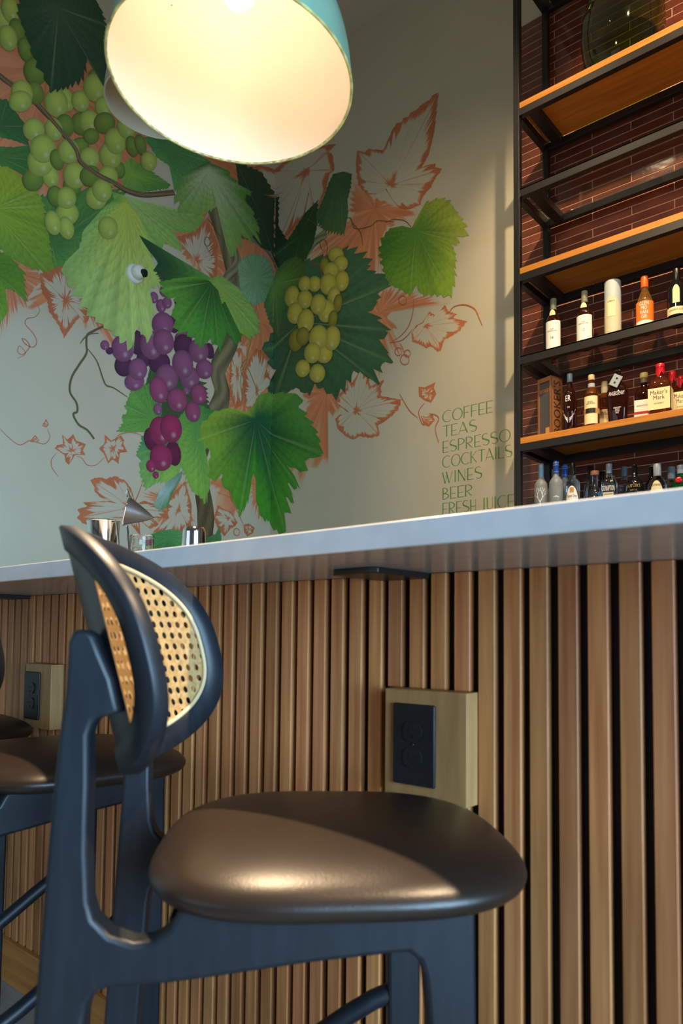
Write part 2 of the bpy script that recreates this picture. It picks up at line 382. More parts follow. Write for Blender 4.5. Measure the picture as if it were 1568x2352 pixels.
# ------------------------------------------------------------------ pendant lamps
def pendant(name, label, c, r, tilt, outer, inner, power, prof, rimm, bulb=True, top=5.0):
    t = thing(name, label, 'pendant lamp', c, 0, 'pendant lamps over the bar'); t.rotation_euler = tilt
    outp = [(a * r, b * r) for a, b in prof]; inp = [((a - .018) * r if a > .1 else a * r, (b - (.018 if i else 0)) * r) for i, (a, b) in enumerate(prof)]
    seg = 72
    lathe('lamp_shade', outp, outer, t, seg, cap0=False)
    lathe('shade_lining', inp, inner, t, seg, cap0=False)
    tube('shade_rim', [((.991) * r * math.cos(2 * math.pi * i / 96), .991 * r * math.sin(2 * math.pi * i / 96), .002) for i in range(96)], .0028, rimm, t, 8, closed=True)
    tz = outp[-1][1]
    lathe('socket_cap', [(.034, tz - .01), (.034, tz + .05), (.022, tz + .075), (.008, tz + .085)], outer, t, 24)
    tube('cord', [(0, 0, tz + .08), (0, 0, top - c[2] - .0)], .004, M_cord, t, 8)
    if bulb:
        bl = lathe('light_bulb', [(.004, tz - .120), (.018, tz - .116), (.028, tz - .103), (.032, tz - .085), (.028, tz - .065), (.018, tz - .05), (.014, tz - .02)], mat('glowing_bulb', (1, .9, .7), .4, emit=(1, .80, .52), es=6), t, 24)
        l = bpy.data.lights.new('bulb_light', 'POINT'); l.energy = power; l.color = (1.0, .84, .68); l.shadow_soft_size = .030
        lo = bpy.data.objects.new('bulb_light', l); link(lo, t); lo.location = (0, 0, tz - .150)
        l2 = bpy.data.lights.new('bulb_reflector_light', 'SPOT'); l2.energy = power * 330; l2.color = (1.0, .72, .44); l2.spot_size = math.radians(104); l2.spot_blend = .35; l2.shadow_soft_size = .012
        l2o = bpy.data.objects.new('bulb_reflector_light', l2); link(l2o, t); l2o.location = (0, 0, tz - .200)
    return t
bell = [(1.0, 0), (.992, .05), (.980, .14), (.960, .26), (.925, .40), (.865, .56), (.785, .72), (.68, .88), (.55, 1.02), (.42, 1.12), (.30, 1.19), (.17, 1.23)]
lamp = pendant('pendant_lamp', 'large teal enamel pendant lamp with glowing cream inside above the counter', (-.974, .821, 1.928), .2185, (-.052, .030, 0), M_teal, M_cream, .38, bell, M_rim)
pendant('pendant_lamp', 'matching teal pendant lamp farther right along the counter, outside the frame', (.10, .821, 1.928), .2185, (0, 0, 0), M_teal, M_cream, .38, bell, M_rim)
for a, h in ((3.9, .62), (4.2, .48), (4.45, .60), (5.1, .10), (5.35, .22), (5.3, .12), (4.75, .34), (5.9, .42), (3.5, .75)):
    k = [p for p in bell if p[1] >= h * .99][0]; r = (k[0] - .022) * .2185
    lathe('rust_spot', [(.0011, -.0004), (.0011, .0004)], M_rust, lamp, 8).location = (r * math.cos(a), r * math.sin(a), (k[1] - .018) * .2185)
pan = [(1.0, 0), (1.0, .04), (.99, .2), (.96, .45), (.88, .68), (.70, .85), (.45, .98), (.16, 1.04)]
pendant('pendant_lamp', 'grey pendant lamp hanging farther back, mostly hidden behind the teal shade', (-1.832, 1.258, 2.56), .161, (0, 0, 0), M_grey, M_grey, 0, pan, M_grey, bulb=False)
# ------------------------------------------------------------------ bar-top items
YB = 1.10
def tin(label, x, prof, name='shaker_tin'):
    t = thing(name, label, 'shaker', (x, YB, CT)); lathe('cup', prof, M_chrome, t, 40, cap1=False, cap0=True)
    zt = prof[-1][1]; r = prof[-1][0]
    return t
t = tin('tall polished steel shaker tin beside the glass, behind the nearest stool back', -1.818, [(.031, 0), (.034, .01), (.040, .10), (.045, .178), (.0465, .181), (.0455, .183), (.0435, .178), (.038, .1), (.033, .012), (.001, .011)])
t = tin('short steel shaker tin turned upside down on the counter, right of the glass', -1.413, [(.034, 0), (.0335, .004), (.030, .06), (.0275, .112), (.0278, .114), (.0278, .118), (.026, .124), (.0245, .1275), (.0235, .129), (.001, .129)])
gl = lathe('tumbler', [(.024, 0), (.027, .004), (.029, .05), (.031, .124), (.0315, .125), (.0292, .124), (.0272, .05), (.0245, .012), (.001, .010)], M_glass, None, 36, loc=(-1.629, YB, CT), cap1=False)
tag(gl, 'clear empty tumbler standing between the two shaker tins', 'glass')
t = thing('mesh_strainer', 'conical wire mesh bar strainer with bright rim propped beside the tall shaker', 'strainer', (-1.735, YB + .02, CT))
v = []; f = []; n = 28; ax = Vector((.60, .76, -.22)).normalized(); cc = Vector((0, 0, .205)); e1 = ax.cross(Vector((0, 0, 1))).normalized(); e2 = ax.cross(e1)
for k, (rr, d) in enumerate([(.040, 0), (.036, .008), (.024, .034), (.012, .058), (.002, .072)]):
    for i in range(n): a = 2 * math.pi * i / n; v.append(cc + e1 * rr * math.cos(a) + e2 * rr * math.sin(a) + ax * d)
for k in range(4):
    for i in range(n): j = (i + 1) % n; f.append((k * n + i, k * n + j, (k + 1) * n + j, (k + 1) * n + i))
mesh('mesh_cone', v, f, M_dkchrome, t, smooth=True)
tube('rim_ring', [cc + e1 * .041 * math.cos(2 * math.pi * i / 40) + e2 * .041 * math.sin(2 * math.pi * i / 40) for i in range(40)], .0022, M_chrome, t, 8, closed=True)
tube('hook', [cc + Vector((0, 0, .040)), cc + Vector((-.006, 0, .052)), cc + Vector((0, 0, .060)), cc + Vector((.007, 0, .050)), cc + Vector((.012, 0, .034))], .002, M_chrome, t, 8)
tube('handle', [cc + Vector((.004, 0, -.04)), cc + Vector((.020, 0, -.12)), (.034, 0, .004)], [.003, .004, .0045], M_chrome, t, 10, flat=.5)
o = tube('bar_spoon', [(-1.728, YB - .015, CT + .17), (-1.715, YB - .015, CT + .10), (-1.700, YB - .015, CT + .002)], [.0035, .003, .0045], M_chrome, None, 10)
tag(o, 'slim steel bar spoon leaning beside the mesh strainer', 'spoon')
# ------------------------------------------------------------------ security camera on the left wall
t = thing('security_camera', 'small white dome security camera with black lens on the painted leaf', 'camera', (XC, 2.43, 3.105)); t.rotation_euler = (0, math.pi / 2, 0)
lathe('mounting_plate', [(.058, .004), (.058, .018), (.054, .024), (.046, .028)], M_white, t, 40)
lathe('camera_body', [(.040, .026), (.042, .036), (.041, .055), (.036, .070), (.026, .078)], M_white, t, 36)
eb = lathe('lens_barrel', [(.023, 0), (.024, .018), (.021, .030)], M_outlet, t, 28); eb.location = (.004, .014, .060); eb.rotation_euler = (-.45, .25, 0)
lathe('lens', [(.012, .030), (.010, .034), (.001, .036)], mat('lens_glass', (.01, .01, .015), .05), eb, 24)
# ------------------------------------------------------------------ shelf unit
SX0, SX1, SY0, SY1 = -1.640, .40, 3.20, 3.56
rk = thing('shelf_unit', 'tall black steel back bar shelf unit with orange pine boards against dark red tiles', 'shelf', (SX0, SY0, 0))
PW = .031
def rbox(name, x0, x1, y0, y1, z0, z1, m, bev=.0015): return box(name, x0 - SX0, x1 - SX0, y0 - SY0, y1 - SY0, z0, z1, m, rk, bev=bev)
for x in (SX0, SX1 - PW):
    for y in (SY0, SY1 - PW): rbox('post', x, x + PW, y, y + PW, 0, 4.9, M_steel)
RH = .036
levels = [(4.325, 'm'), (3.553, 'w'), (3.137, 'g'), (2.711, 'w'), (2.297, 'g'), (1.869, 'w'), (1.455, 'g')]
for zt, kd in levels:
    rbox('front_bar', SX0 + PW, SX1 - PW, SY0, SY0 + PW, zt - RH, zt, M_steel)
    rbox('back_bar', SX0 + PW, SX1 - PW, SY1 - PW, SY1, zt - RH, zt, M_steel)
    for x in (SX0, -1.572, SX1 - PW, -.62): rbox('cross_bar', x, x + (.031 if x != -1.572 else .050), SY0 + PW, SY1 - PW, zt - RH, zt - .0005, M_steel)
    if kd == 'w': rbox('shelf_board', SX0 + .032, SX1 - .032, SY0 + .001, SY1 - PW - .002, zt + .0005, zt + .0315, M_shelfwood, .002)
    if kd == 'g': rbox('glass_panel', SX0 + PW + .002, SX1 - PW - .002, SY0 + .004, SY1 - PW - .002, zt + .0005, zt + .0075, M_shelfglass, 0)
Z1, Z4, Z5, Z6 = 3.5845, 2.3045, 1.9005, 1.4625
# ------------------------------------------------------------------ bottles
def gmat(name, c, tr=.9, rough=.04): return mat(name, c, rough, trans=tr, ior=1.42)
G_amber = gmat('whisky_amber', (.42, .10, .02)); G_dark = gmat('dark_whisky', (.14, .03, .012)); G_gold = gmat('golden_spirit', (.75, .42, .10)); G_clear = gmat('clear_spirit', (.86, .92, .95), 1)
G_frost = mat('frosted_glass', (.42, .46, .46), .35, trans=.55, ior=1.3); G_black = mat('black_bottle_glass', (.008, .008, .009), .08); G_green = gmat('green_bottle_glass', (.02, .22, .06), .8); G_olive = mat('demijohn_green', (.42, .55, .20), .02)
_m = nd(G_olive, 'ShaderNodeMixShader'); _f = nd(G_olive, 'ShaderNodeLayerWeight'); _f.inputs[0].default_value = .18; _t = nd(G_olive, 'ShaderNodeBsdfTransparent'); _t.inputs[0].default_value = (.56, .68, .28, 1); _g = nd(G_olive, 'ShaderNodeBsdfGlossy'); _g.inputs['Roughness'].default_value = .03
lk(G_olive, _f.outputs[1], _m.inputs[0]); lk(G_olive, _t.outputs[0], _m.inputs[1]); lk(G_olive, _g.outputs[0], _m.inputs[2]); lk(G_olive, _m.outputs[0], G_olive.node_tree.nodes['Material Output'].inputs[0])
C_ = {k: mat('cap_' + k, lin(v), r) for k, v, r in (('sage', '7f8468', .4), ('orange', 'dd5f16', .35), ('black', '14130f', .3), ('red', 'c81822', .25), ('cork', 'cdb483', .6), ('silver', '8f9aa0', .3), ('blue', '1f55a8', .3), ('cream', 'e6dcb8', .5), ('grey', '6f7f88', .35), ('copper', 'c07a5a', .35), ('yellow', 'c8bd70', .45), ('gold', 'c99a3a', .35), ('sagegreen', '77795f', .4))}
L_ = {k: mat('label_' + k, lin(v), .55) for k, v in (('white', 'ece7da'), ('cream', 'e8d9a4'), ('orange', 'f07a1c'), ('grey', 'a9b4b4'), ('black', '181412'), ('tan', 'c08a50'), ('blue', '5f9ac0'), ('red', 'a81c22'), ('pale', 'c9c2a0'), ('wood', '8a5a34'), ('dkgrey', '4a4a4c'))}
T_dark = mat('ink_dark', (.02, .018, .015), .6); T_white = mat('ink_white', (.85, .83, .78), .5); T_orange = mat('ink_orange', lin('d8862c'), .5); T_gold = mat('ink_gold', lin('b49a5a'), .4); T_brown = mat('ink_brown', lin('3a1d12'), .6)
def text_mesh(txt, name, m, parent, width, cx, cz, mapf, height=None):
    cu = bpy.data.curves.new('t', 'FONT'); cu.body = txt; cu.align_x = 'CENTER'; cu.resolution_u = 2; cu.space_line = .85
    ob = bpy.data.objects.new('t', cu); COL.objects.link(ob); dg = bpy.context.evaluated_depsgraph_get()
    me = bpy.data.meshes.new_from_object(ob.evaluated_get(dg)); bpy.data.objects.remove(ob); bpy.data.curves.remove(cu)
    xs = [v.co.x for v in me.vertices]; ys = [v.co.y for v in me.vertices]
    w_, h_ = max(xs) - min(xs), max(ys) - min(ys); mx, my = (max(xs) + min(xs)) / 2, (max(ys) + min(ys)) / 2; sx = width / w_; sy = sx if height is None else height / h_
    for v in me.vertices: v.co = mapf(cx + (v.co.x - mx) * sx, cz + (v.co.y - my) * sy)
    me.materials.clear(); me.materials.append(m); me.name = name
    o = bpy.data.objects.new(name, me); link(o, parent); return o
def cyl(r, off=.0012, ay=1.0):
    def g(u, z): a = u / r; return Vector(((r + off) * math.sin(a), -(r + off) * math.cos(a) * ay, z))
    return g
def flat(y): return lambda u, z: Vector((u, y, z))
def patch(name, r, z0, z1, half, m, parent, mapf=None, top=None):
    mapf = mapf or cyl(r, .0006); n = 14; v = []
    for i in range(n + 1):
        u = -half + 2 * half * i / n; zt = z1 if top is None else z0 + (z1 - z0) * (1 - top * (abs(u) / half) ** 2.2)
        v += [mapf(u, z0), mapf(u, zt)]
    return mesh(name, v, [(2 * i, 2 * i + 2, 2 * i + 3, 2 * i + 1) for i in range(n)], m, parent, smooth=True)
SHAPES = {  # (radius fraction, height fraction) of the whole bottle
 'mac': [(.80, 0), (.92, .008), (1, .03), (1.03, .45), (1.0, .60), (.80, .68), (.50, .735), (.42, .77), (.40, .80), (.40, .985), (.38, .99)],
 'round': [(.85, 0), (1, .02), (1, .60), (.93, .66), (.68, .73), (.44, .79), (.38, .83), (.36, .985)],
 'slim': [(.85, 0), (1, .02), (1, .62), (.90, .68), (.60, .735), (.42, .78), (.38, .82), (.37, .985)],
 'glen': [(.75, 0), (.85, .02), (.98, .25), (1, .45), (.86, .58), (.60, .68), (.42, .75), (.36, .80), (.36, .985)],
 'laga': [(.85, 0), (1, .02), (1.05, .58), (1.0, .66), (.70, .72), (.42, .76), (.36, .80), (.36, .985)],
 'goose': [(.85, 0), (1, .02), (1, .64), (.94, .69), (.66, .735), (.43, .77), (.38, .81), (.36, .985)],
 'squat': [(.9, 0), (1, .02), (1.02, .50), (1.0, .62), (.86, .69), (.50, .76), (.33, .80), (.32, .985)],
 'square': [(.9, 0), (1, .02), (1, .66), (.97, .70), (.60, .745), (.36, .765), (.33, .80), (.33, .985)],
 'shoulder': [(.85, 0), (1, .02), (1, .55), (.97, .62), (.72, .69), (.36, .73), (.33, .76), (.33, .985)],
 'angel': [(.70, 0), (.78, .02), (.92, .35), (1, .52), (.97, .62), (.75, .72), (.40, .80), (.26, .84), (.25, .985)],
 'bell': [(.9, 0), (1.03, .03), (1.05, .35), (.95, .48), (.62, .62), (.36, .70), (.31, .76), (.30, .985)],
}
def bottle(label, shape, x, y, z, H, r, glass, capm, cap=(.86, 1.0), capr=1.1, rot=0, n=2.0, ay=1.0, group=None, name='spirit_bottle'):
    t = thing(name, label, 'bottle', (x, y, z), rot, group); pr = SHAPES[shape]
    lathe('glass_body', [(a * r, b * H) for a, b in pr] + [(.001, .985 * H)], glass, t, 32, n=n, ay=ay, cap1=False)
    nr = pr[-1][0] * r * capr
    if n != 2.0: pass
    lathe('cap', [(nr * .96, cap[0] * H), (nr, cap[0] * H + .002), (nr, cap[1] * H - .003), (nr * .9, cap[1] * H)], capm, t, 24)
    return t
GW4, GW5, GW6 = 'bottles on the upper glass shelf', 'whiskey bottles on the low pine shelf', 'clear spirit bottles behind the counter edge'
R20 = .25
# upper glass shelf
b = bottle('leftmost dark whisky bottle with white label, standing beside the black post', 'mac', -1.484, 3.31, Z4, .286, .035, G_dark, C_['sage'], (.80, 1), 1.12, .2, group=GW4)
patch('paper_label', .0365, .03, .165, .045, L_['white'], b); text_mesh('THE\nMACALLAN', 'lettering', T_dark, b, .045, 0, .118, cyl(.0365)); text_mesh('18', 'lettering', T_dark, b, .013, 0, .080, cyl(.0365))
patch('neck_label', .031, .195, .222, .014, L_['cream'], b, cyl(.0275, .001), .6)
b = bottle('white-labelled dark whisky bottle left of the grey cardboard tube', 'mac', -1.329, 3.31, Z4, .276, .035, G_dark, C_['sage'], (.80, 1), 1.12, .2, group=GW4)
patch('paper_label', .0365, .03, .150, .045, L_['white'], b); text_mesh('THE\nMACALLAN', 'lettering', T_dark, b, .045, 0, .112, cyl(.0365)); text_mesh('12', 'lettering', T_dark, b, .013, 0, .077, cyl(.0365))
patch('neck_label', .031, .188, .212, .014, L_['cream'], b, cyl(.0275, .001), .6)
t = thing('whisky_tube', 'pale grey cardboard whisky tube with cream panel on the upper glass shelf', 'box', (-1.196, 3.31, Z4), .2)
lathe('tube_body', [(.036, 0), (.0363, .002), (.0363, .276), (.0345, .279)], L_['grey'], t, 40); patch('cream_panel', .0363, .03, .205, .050, L_['pale'], t, None, .45)
patch('paper_label', .0372, .105, .185, .018, L_['cream'], t); text_mesh('OBAN', 'lettering', T_dark, t, .030, -.002, .176, cyl(.0376)); lathe('metal_base', [(.0368, 0), (.0368, .012)], C_['silver'], t, 40)
b = bottle('golden whisky bottle with bright orange label and orange cap', 'glen', -1.053, 3.31, Z4, .258, .0365, G_gold, C_['orange'], (.80, 1), 1.25, .2, group=GW4)
patch('paper_label', .0365, .045, .135, .050, L_['orange'], b, cyl(.0368, .0008)); patch('lower_label', .0365, .030, .046, .046, L_['white'], b, cyl(.0368, .0008)); text_mesh('GLEN\nMO\nRAN\nGIE', 'lettering', T_white, b, .040, 0, .092, cyl(.0380), .076)
b = bottle('black whisky bottle with cream oval label at the right edge', 'laga', -.918, 3.31, Z4, .250, .0375, G_black, C_['black'], (.78, 1), 1.15, .2, group=GW4)
patch('oval_label', .039, .085, .165, .014, L_['cream'], b, cyl(.0395, .0008), .25); patch('paper_label', .039, .035, .068, .045, L_['cream'], b, cyl(.0395, .0008)); text_mesh('LAGAVULIN', 'lettering', T_dark, b, .060, 0, .055, cyl(.0398, .0014))
# low pine shelf
t = thing('whiskey_gift_box', 'tall wooden whiskey gift box with dark window at the left of the pine shelf', 'box', (-1.51, 3.325, Z5), -.30)
hw, hd, hh = .042, .040, .300
box('box_back', -hw, hw, hd - .004, hd, 0, hh, L_['wood'], t); box('side_panel', hw - .006, hw, -hd, hd, 0, hh, L_['wood'], t); box('side_panel', -hw, -hw + .006, -hd, hd, 0, hh, L_['wood'], t)
box('top_panel', -hw, hw, -hd, hd, hh - .006, hh, L_['wood'], t); box('bottom_panel', -hw, hw, -hd, hd, 0, .006, L_['wood'], t); box('window', -hw + .006, hw - .006, -hd + .004, -hd + .006, .006, hh - .006, L_['dkgrey'], t)
for dx in (-hw, hw - .009): box('front_stile', dx, dx + .009, -hd - .002, -hd + .004, 0, hh, L_['wood'], t)
box('front_rail', -hw, hw, -hd - .0015, -hd + .004, hh - .022, hh, L_['wood'], t); box('small_label', .008, .030, -hd - .003, -hd, .012, .05, L_['tan'], t)
text_mesh("BOOKER'S", 'lettering', T_orange, t, .058, 0, .236, flat(-hd + .0030), .018)
text_mesh("BOOKER'S", 'lettering', T_brown, t, .26, .15, 0, lambda u, z: Vector((hw + .0008, -z * 1.0, u)), .05)
b = bottle('dark bourbon bottle with white eagle on the glass, beside the wooden gift box', 'slim', -1.400, 3.30, Z5, .294, .032, G_dark, C_['grey'], (.86, 1), 1.1, .2, group=GW5)
text_mesh('ER', 'lettering', T_white, b, .024, -.002, .168, cyl(.0322), .028); text_mesh('10', 'lettering', T_white, b, .010, 0, .125, cyl(.0322))
wing = []
for s in (-1, 1):
    for k in range(5):
        a0 = .010 + .004 * k; wing.append([(s * .002, .05 + .005 * k), (s * (a0 + .010), .085 + .008 * k - .012 * (k % 2)), (s * a0 * .6, .055 + .006 * k)])
mp = cyl(.0322); mesh('eagle_print', [mp(u, z) for tri in wing for u, z in tri], [(3 * i, 3 * i + 1, 3 * i + 2) for i in range(len(wing))], T_white, b)
b = bottle('bourbon bottle with cream label and dark belt, wooden cork cap', 'round', -1.287, 3.28, Z5, .252, .0345, G_amber, C_['cork'], (.92, 1.02), 1.2, .2, group=GW5)
patch('paper_label', .0345, .02, .150, .034, L_['cream'], b); patch('neck_label', .014, .165, .215, .02, L_['grey'], b, cyl(.0150, .001)); patch('belt', .0345, .068, .092, .052, L_['tan'], b, cyl(.0345, .0012)); patch('crest', .0345, .070, .092, .022, L_['black'], b, cyl(.0345, .0018)); text_mesh('BASIL\nHAYDEN', 'lettering', T_dark, b, .040, 0, .118, cyl(.0345, .0016))
b = bottle('slim cork-capped bourbon bottle with a pale label, half hidden between two bigger ones', 'round', -1.279, 3.42, Z5, .262, .032, G_amber, C_['cork'], (.90, 1), 1.2, .2, group=GW5)
patch('paper_label', .032, .02, .12, .036, L_['cream'], b); patch('neck_label', .014, .18, .235, .02, L_['cream'], b, cyl(.0140, .001)); text_mesh('BASIL\nHAYDEN', 'lettering', T_dark, b, .04, 0, .10, cyl(.032, .0016))
b = bottle('wide flask-shaped bourbon bottle with clear stopper and silver paper tag', 'angel', -1.178, 3.31, Z5, .262, .049, G_dark, M_glass, (.93, 1.0), 1.25, .2, n=2.6, ay=.6, group=GW5)
fm = flat(-.0305); text_mesh('ANGELS ENVY', 'lettering', T_white, b, .068, 0, .148, fm, .018); text_mesh('BOURBON WHISKEY\nFINISHED IN\nPORT WINE\nBARRELS', 'lettering', T_white, b, .032, .002, .070, fm, .030)
o = box('paper_tag', -.020, .020, -.001, .001, -.026, .026, L_['grey'], b); o.location = (-.002, -.036, .205); o.rotation_euler = (.15, .55, 0)
o2 = box('tag_print', -.004, .004, -.0016, -.0012, .006, .014, L_['black'], o); o3 = box('tag_print', -.004, .004, -.0016, -.0012, -.014, -.006, L_['black'], o)
b = bottle('dark red whiskey bottle with white and red label, yellowish stopper', 'shoulder', -1.072, 3.345, Z5, .235, .040, G_dark, C_['yellow'], (.90, 1), 1.3, .2, n=3.2, ay=.8, group=GW5)
fm = flat(-.0335); patch('paper_label', .04, .030, .105, .038, L_['white'], b, flat(-.0330)); patch('red_band', .04, .040, .052, .038, L_['red'], b, flat(-.0334)); text_mesh('BARDSTOWN', 'lettering', T_dark, b, .055, 0, .078, flat(-.0336), .007); lathe('neck_foil', [(.0140, .190), (.0140, .216)], C_['sagegreen'], b, 24)
def wax(label, x, y, H, r, txt=True, rot=.2):
    b = bottle(label, 'shoulder', x, y, Z5, H, r, G_amber, C_['red'], (.86, 1), 1.2, rot, n=3.4, ay=.85, group=GW5)
    nr = .33 * r * 1.22; v = []; f = []; n = 28
    for i in range(n):
        a = 2 * math.pi * i / n; dz = .012 + .020 * (max(0, math.sin(3 * a + 1)) ** 2) + .006 * math.sin(7 * a); v += [(nr * math.cos(a), nr * math.sin(a), H * .87), (nr * math.cos(a), nr * math.sin(a), H * .86 - dz)]
    for i in range(n): j = (i + 1) % n; f.append((2 * i, 2 * i + 1, 2 * j + 1, 2 * j))
    mesh('wax_drips', v, f, C_['red'], b, smooth=True)
    lathe('wax_ring', [(nr * 1.0, H * .925), (nr * 1.08, H * .930), (nr, H * .935)], C_['red'], b, 24, cap0=False, cap1=False)
    yy = -.85 * r - .0006; patch('paper_label', r, .026, .120, r * .94, L_['cream'], b, flat(yy)); o = box('side_label', r + .0002, r + .0006, -.8 * r, .5 * r, .026, .12, L_['cream'], b)
    if txt: text_mesh("Maker's\nMark", 'lettering', T_dark, b, r * 1.45, 0, .090, flat(yy - .0004), .042); text_mesh('WHISKY', 'lettering', T_dark, b, r * .9, 0, .052, flat(yy - .0004), .007)
    return b
wax('square whisky bottle in red wax with cream label, front of the three red-capped ones', -.982, 3.28, .236, .047, True, .12)
wax('square whisky bottle in red wax half hidden behind the front one', -.972, 3.42, .240, .040)
wax('red wax whisky bottle standing between the cream-labelled one and the right edge', -.925, 3.38, .196, .036)
b = bottle('small bottle with yellow cap at the right end of the pine shelf', 'round', -.878, 3.37, Z5, .15, .028, G_amber, C_['gold'], (.9, 1), 1.2, group=GW5); patch('paper_label', .028, .02, .06, .02, L_['cream'], b)
# lowest glass shelf
def belv(label, x, y):
    b = bottle(label, 'goose', x, y, Z6, .317, .032, G_frost, C_['silver'], (.95, 1), 1.05, .3, group=GW6)
    v = []; f = []; mp = cyl(.032, .0008)
    def br(u, z, a, L, d):
        u2, z2 = u + L * math.sin(a), z + L * math.cos(a); wv = .0006 + .0003 * d; b0 = len(v); v.extend([mp(u - wv, z), mp(u + wv, z), mp(u2 + wv * .6, z2), mp(u2 - wv * .6, z2)]); f.append((b0, b0 + 1, b0 + 2, b0 + 3))
        if d > 0:
            for da in (-.45, .4): br(u2, z2, a + da * random.uniform(.7, 1.3), L * .78, d - 1)
    br(0, .095, 0, .030, 5); mesh('tree_print', v, f, T_white, b)
    patch('neck_label', .012, .245, .300, .007, L_['blue'], b, cyl(.0125, .0008)); return b
belv('frosted vodka bottle with white tree print, leftmost at the counter edge', -1.543, 3.29); belv('frosted vodka bottle with blue neck strip behind the first blue-capped one', -1.543, 3.44)
for i, (lb, x, y, H) in enumerate([('blue-capped frosted vodka bottle with white birds, foremost of the three', -1.462, 3.28, .316), ('blue-capped frosted vodka bottle, middle of the three in a line', -1.458, 3.37, .316), ('blue-capped frosted vodka bottle, rearmost of the three in a line', -1.455, 3.46, .316)]):
    b = bottle(lb, 'goose', x, y, Z6, H, .033, G_frost, C_['blue'], (.80, 1), 1.12, .3, group=GW6); mp = cyl(.0332, .0008); v = []; f = []
    for (u, z) in ((-.016, .160), (-.004, .168), (.010, .172), (.022, .165), (.014, .158)):
        b0 = len(v); v += [mp(u, z), mp(u - .006, z + .006), mp(u - .0015, z + .001), mp(u + .001, z + .001), mp(u + .006, z + .007)]; f += [(b0, b0 + 1, b0 + 2), (b0, b0 + 3, b0 + 4)]
    b0 = len(v); v += [mp(-.012, .138), mp(.004, .146), mp(.020, .136), mp(.006, .140), mp(.012, .118)]; f += [(b0, b0 + 1, b0 + 2, b0 + 3), (b0 + 3, b0 + 1, b0 + 4)]
    mesh('bird_print', v, f, T_white, b)
    for zz in (.262, .295, .305): lathe('cap_stripe', [(.0136, zz), (.0136, zz + .0015)], T_white, b, 24, cap0=False, cap1=False)
b = bottle('clear vodka bottle with white arched label and dark striped neck', 'goose', -1.380, 3.28, Z6, .295, .033, G_clear, C_['black'], (.80, 1), 1.05, .25, group=GW6)
patch('paper_label', .033, .06, .182, .030, L_['white'], b, None, .45); patch('crest', 0.033, .150, .174, .009, L_['tan'], b, cyl(.033, .0012)); text_mesh('Ketel One', 'lettering', T_dark, b, .042, 0, .135, cyl(.033, .0014), .014)
b = bottle('clear vodka bottle with black neck behind the arched-label bottle', 'goose', -1.335, 3.38, Z6, .290, .031, G_clear, C_['black'], (.78, 1), 1.05, .25, group=GW6); patch('paper_label', .031, .10, .135, .02, L_['blue'], b)
bottle('dark-necked bottle in the back row left of the copper-capped one', 'goose', -1.315, 3.47, Z6, .280, .031, G_clear, C_['black'], (.72, 1), 1.05, .25, group=GW6)
b = bottle('clear conical bottle with copper cap, nearer of the two copper-capped', 'bell', -1.283, 3.30, Z6, .247, .040, G_clear, C_['copper'], (.92, 1), 1.6, .25, group=GW6)
b = bottle('clear conical bottle with copper cap, farther of the two copper-capped', 'bell', -1.250, 3.42, Z6, .240, .036, G_clear, C_['copper'], (.92, 1), 1.6, .25, group=GW6)
b = bottle('square clear gin bottle with tall white lettering and blue-grey cap', 'square', -1.213, 3.29, Z6, .268, .034, G_clear, C_['grey'], (.83, 1), 1.25, .2, n=3.6, ay=.8, group=GW6)
text_mesh('CONNIPTION', 'lettering', T_white, b, .054, 0, .152, flat(-.0285), .024); patch('paper_label', .034, .115, .134, .022, L_['pale'], b, flat(-.0280)); text_mesh('AMERICAN DRY', 'lettering', T_dark, b, .036, 0, .125, flat(-.0286), .006)
bottle('blue-grey capped gin bottle behind the square lettered one', 'square', -1.190, 3.42, Z6, .275, .034, G_clear, C_['grey'], (.83, 1), 1.25, .2, n=3.6, ay=.8, group=GW6)
b = bottle('squat black bottle with arched gold lettering and short neck', 'squat', -1.103, 3.30, Z6, .250, .037, G_black, C_['black'], (.97, 1.0), 1.0, .2, group=GW6)
text_mesh("SUTLER'S", 'lettering', T_gold, b, .056, 0, .150, cyl(.0385, .0012), .014); text_mesh('SPIRIT CO.', 'lettering', T_gold, b, .030, 0, .130, cyl(.0385, .0012), .006)
bottle('slim black bottle with cork just behind the squat black one', 'goose', -1.066, 3.42, Z6, .262, .030, G_black, C_['cork'], (.96, 1.0), 1.0, .2, group=GW6)
b = bottle('clear gin bottle with thick silver cap and arched cream label', 'squat', -1.003, 3.29, Z6, .237, .038, G_clear, C_['silver'], (.76, 1), 1.35, .2, group=GW6)
patch('paper_label', .0385, .06, .158, .030, L_['cream'], b, None, .6); text_mesh('BOTANIST', 'lettering', T_dark, b, .046, 0, .139, cyl(.0390, .0014), .009)
bottle('silver-capped clear gin bottle right behind the arched-label gin', 'squat', -.982, 3.42, Z6, .245, .038, G_clear, C_['silver'], (.74, 1), 1.35, .2, group=GW6)
b = bottle('green gin bottle with red seal and silver cap at the right edge', 'squat', -.912, 3.31, Z6, .222, .036, G_green, C_['silver'], (.83, 1), 1.35, .2, group=GW6)
lathe('red_seal', [(.013, 0), (.013, .002), (.010, .004)], C_['red'], b, 24).location = (-.006, -.036, .152); b.children[-1].rotation_euler = (math.pi / 2, 0, 0)
# demijohn on the top board
dj = thing('demijohn', 'big bulbous green glass demijohn standing on the top pine board', 'jar', (-1.166, 3.385, Z1))
dp = [(.085, 0), (.115, .006), (.150, .05), (.178, .13), (.192, .22), (.190, .31), (.168, .40), (.125, .47), (.075, .52), (.036, .55), (.030, .60), (.030, .64), (.038, .645), (.038, .665), (.030, .670)]
ip = [(a - .005, b) for a, b in reversed(dp)]; ip[-1] = (.001, .012)
lathe('glass_body', dp, G_olive, dj, 56, ay=.86, cap1=False, sharp=None)
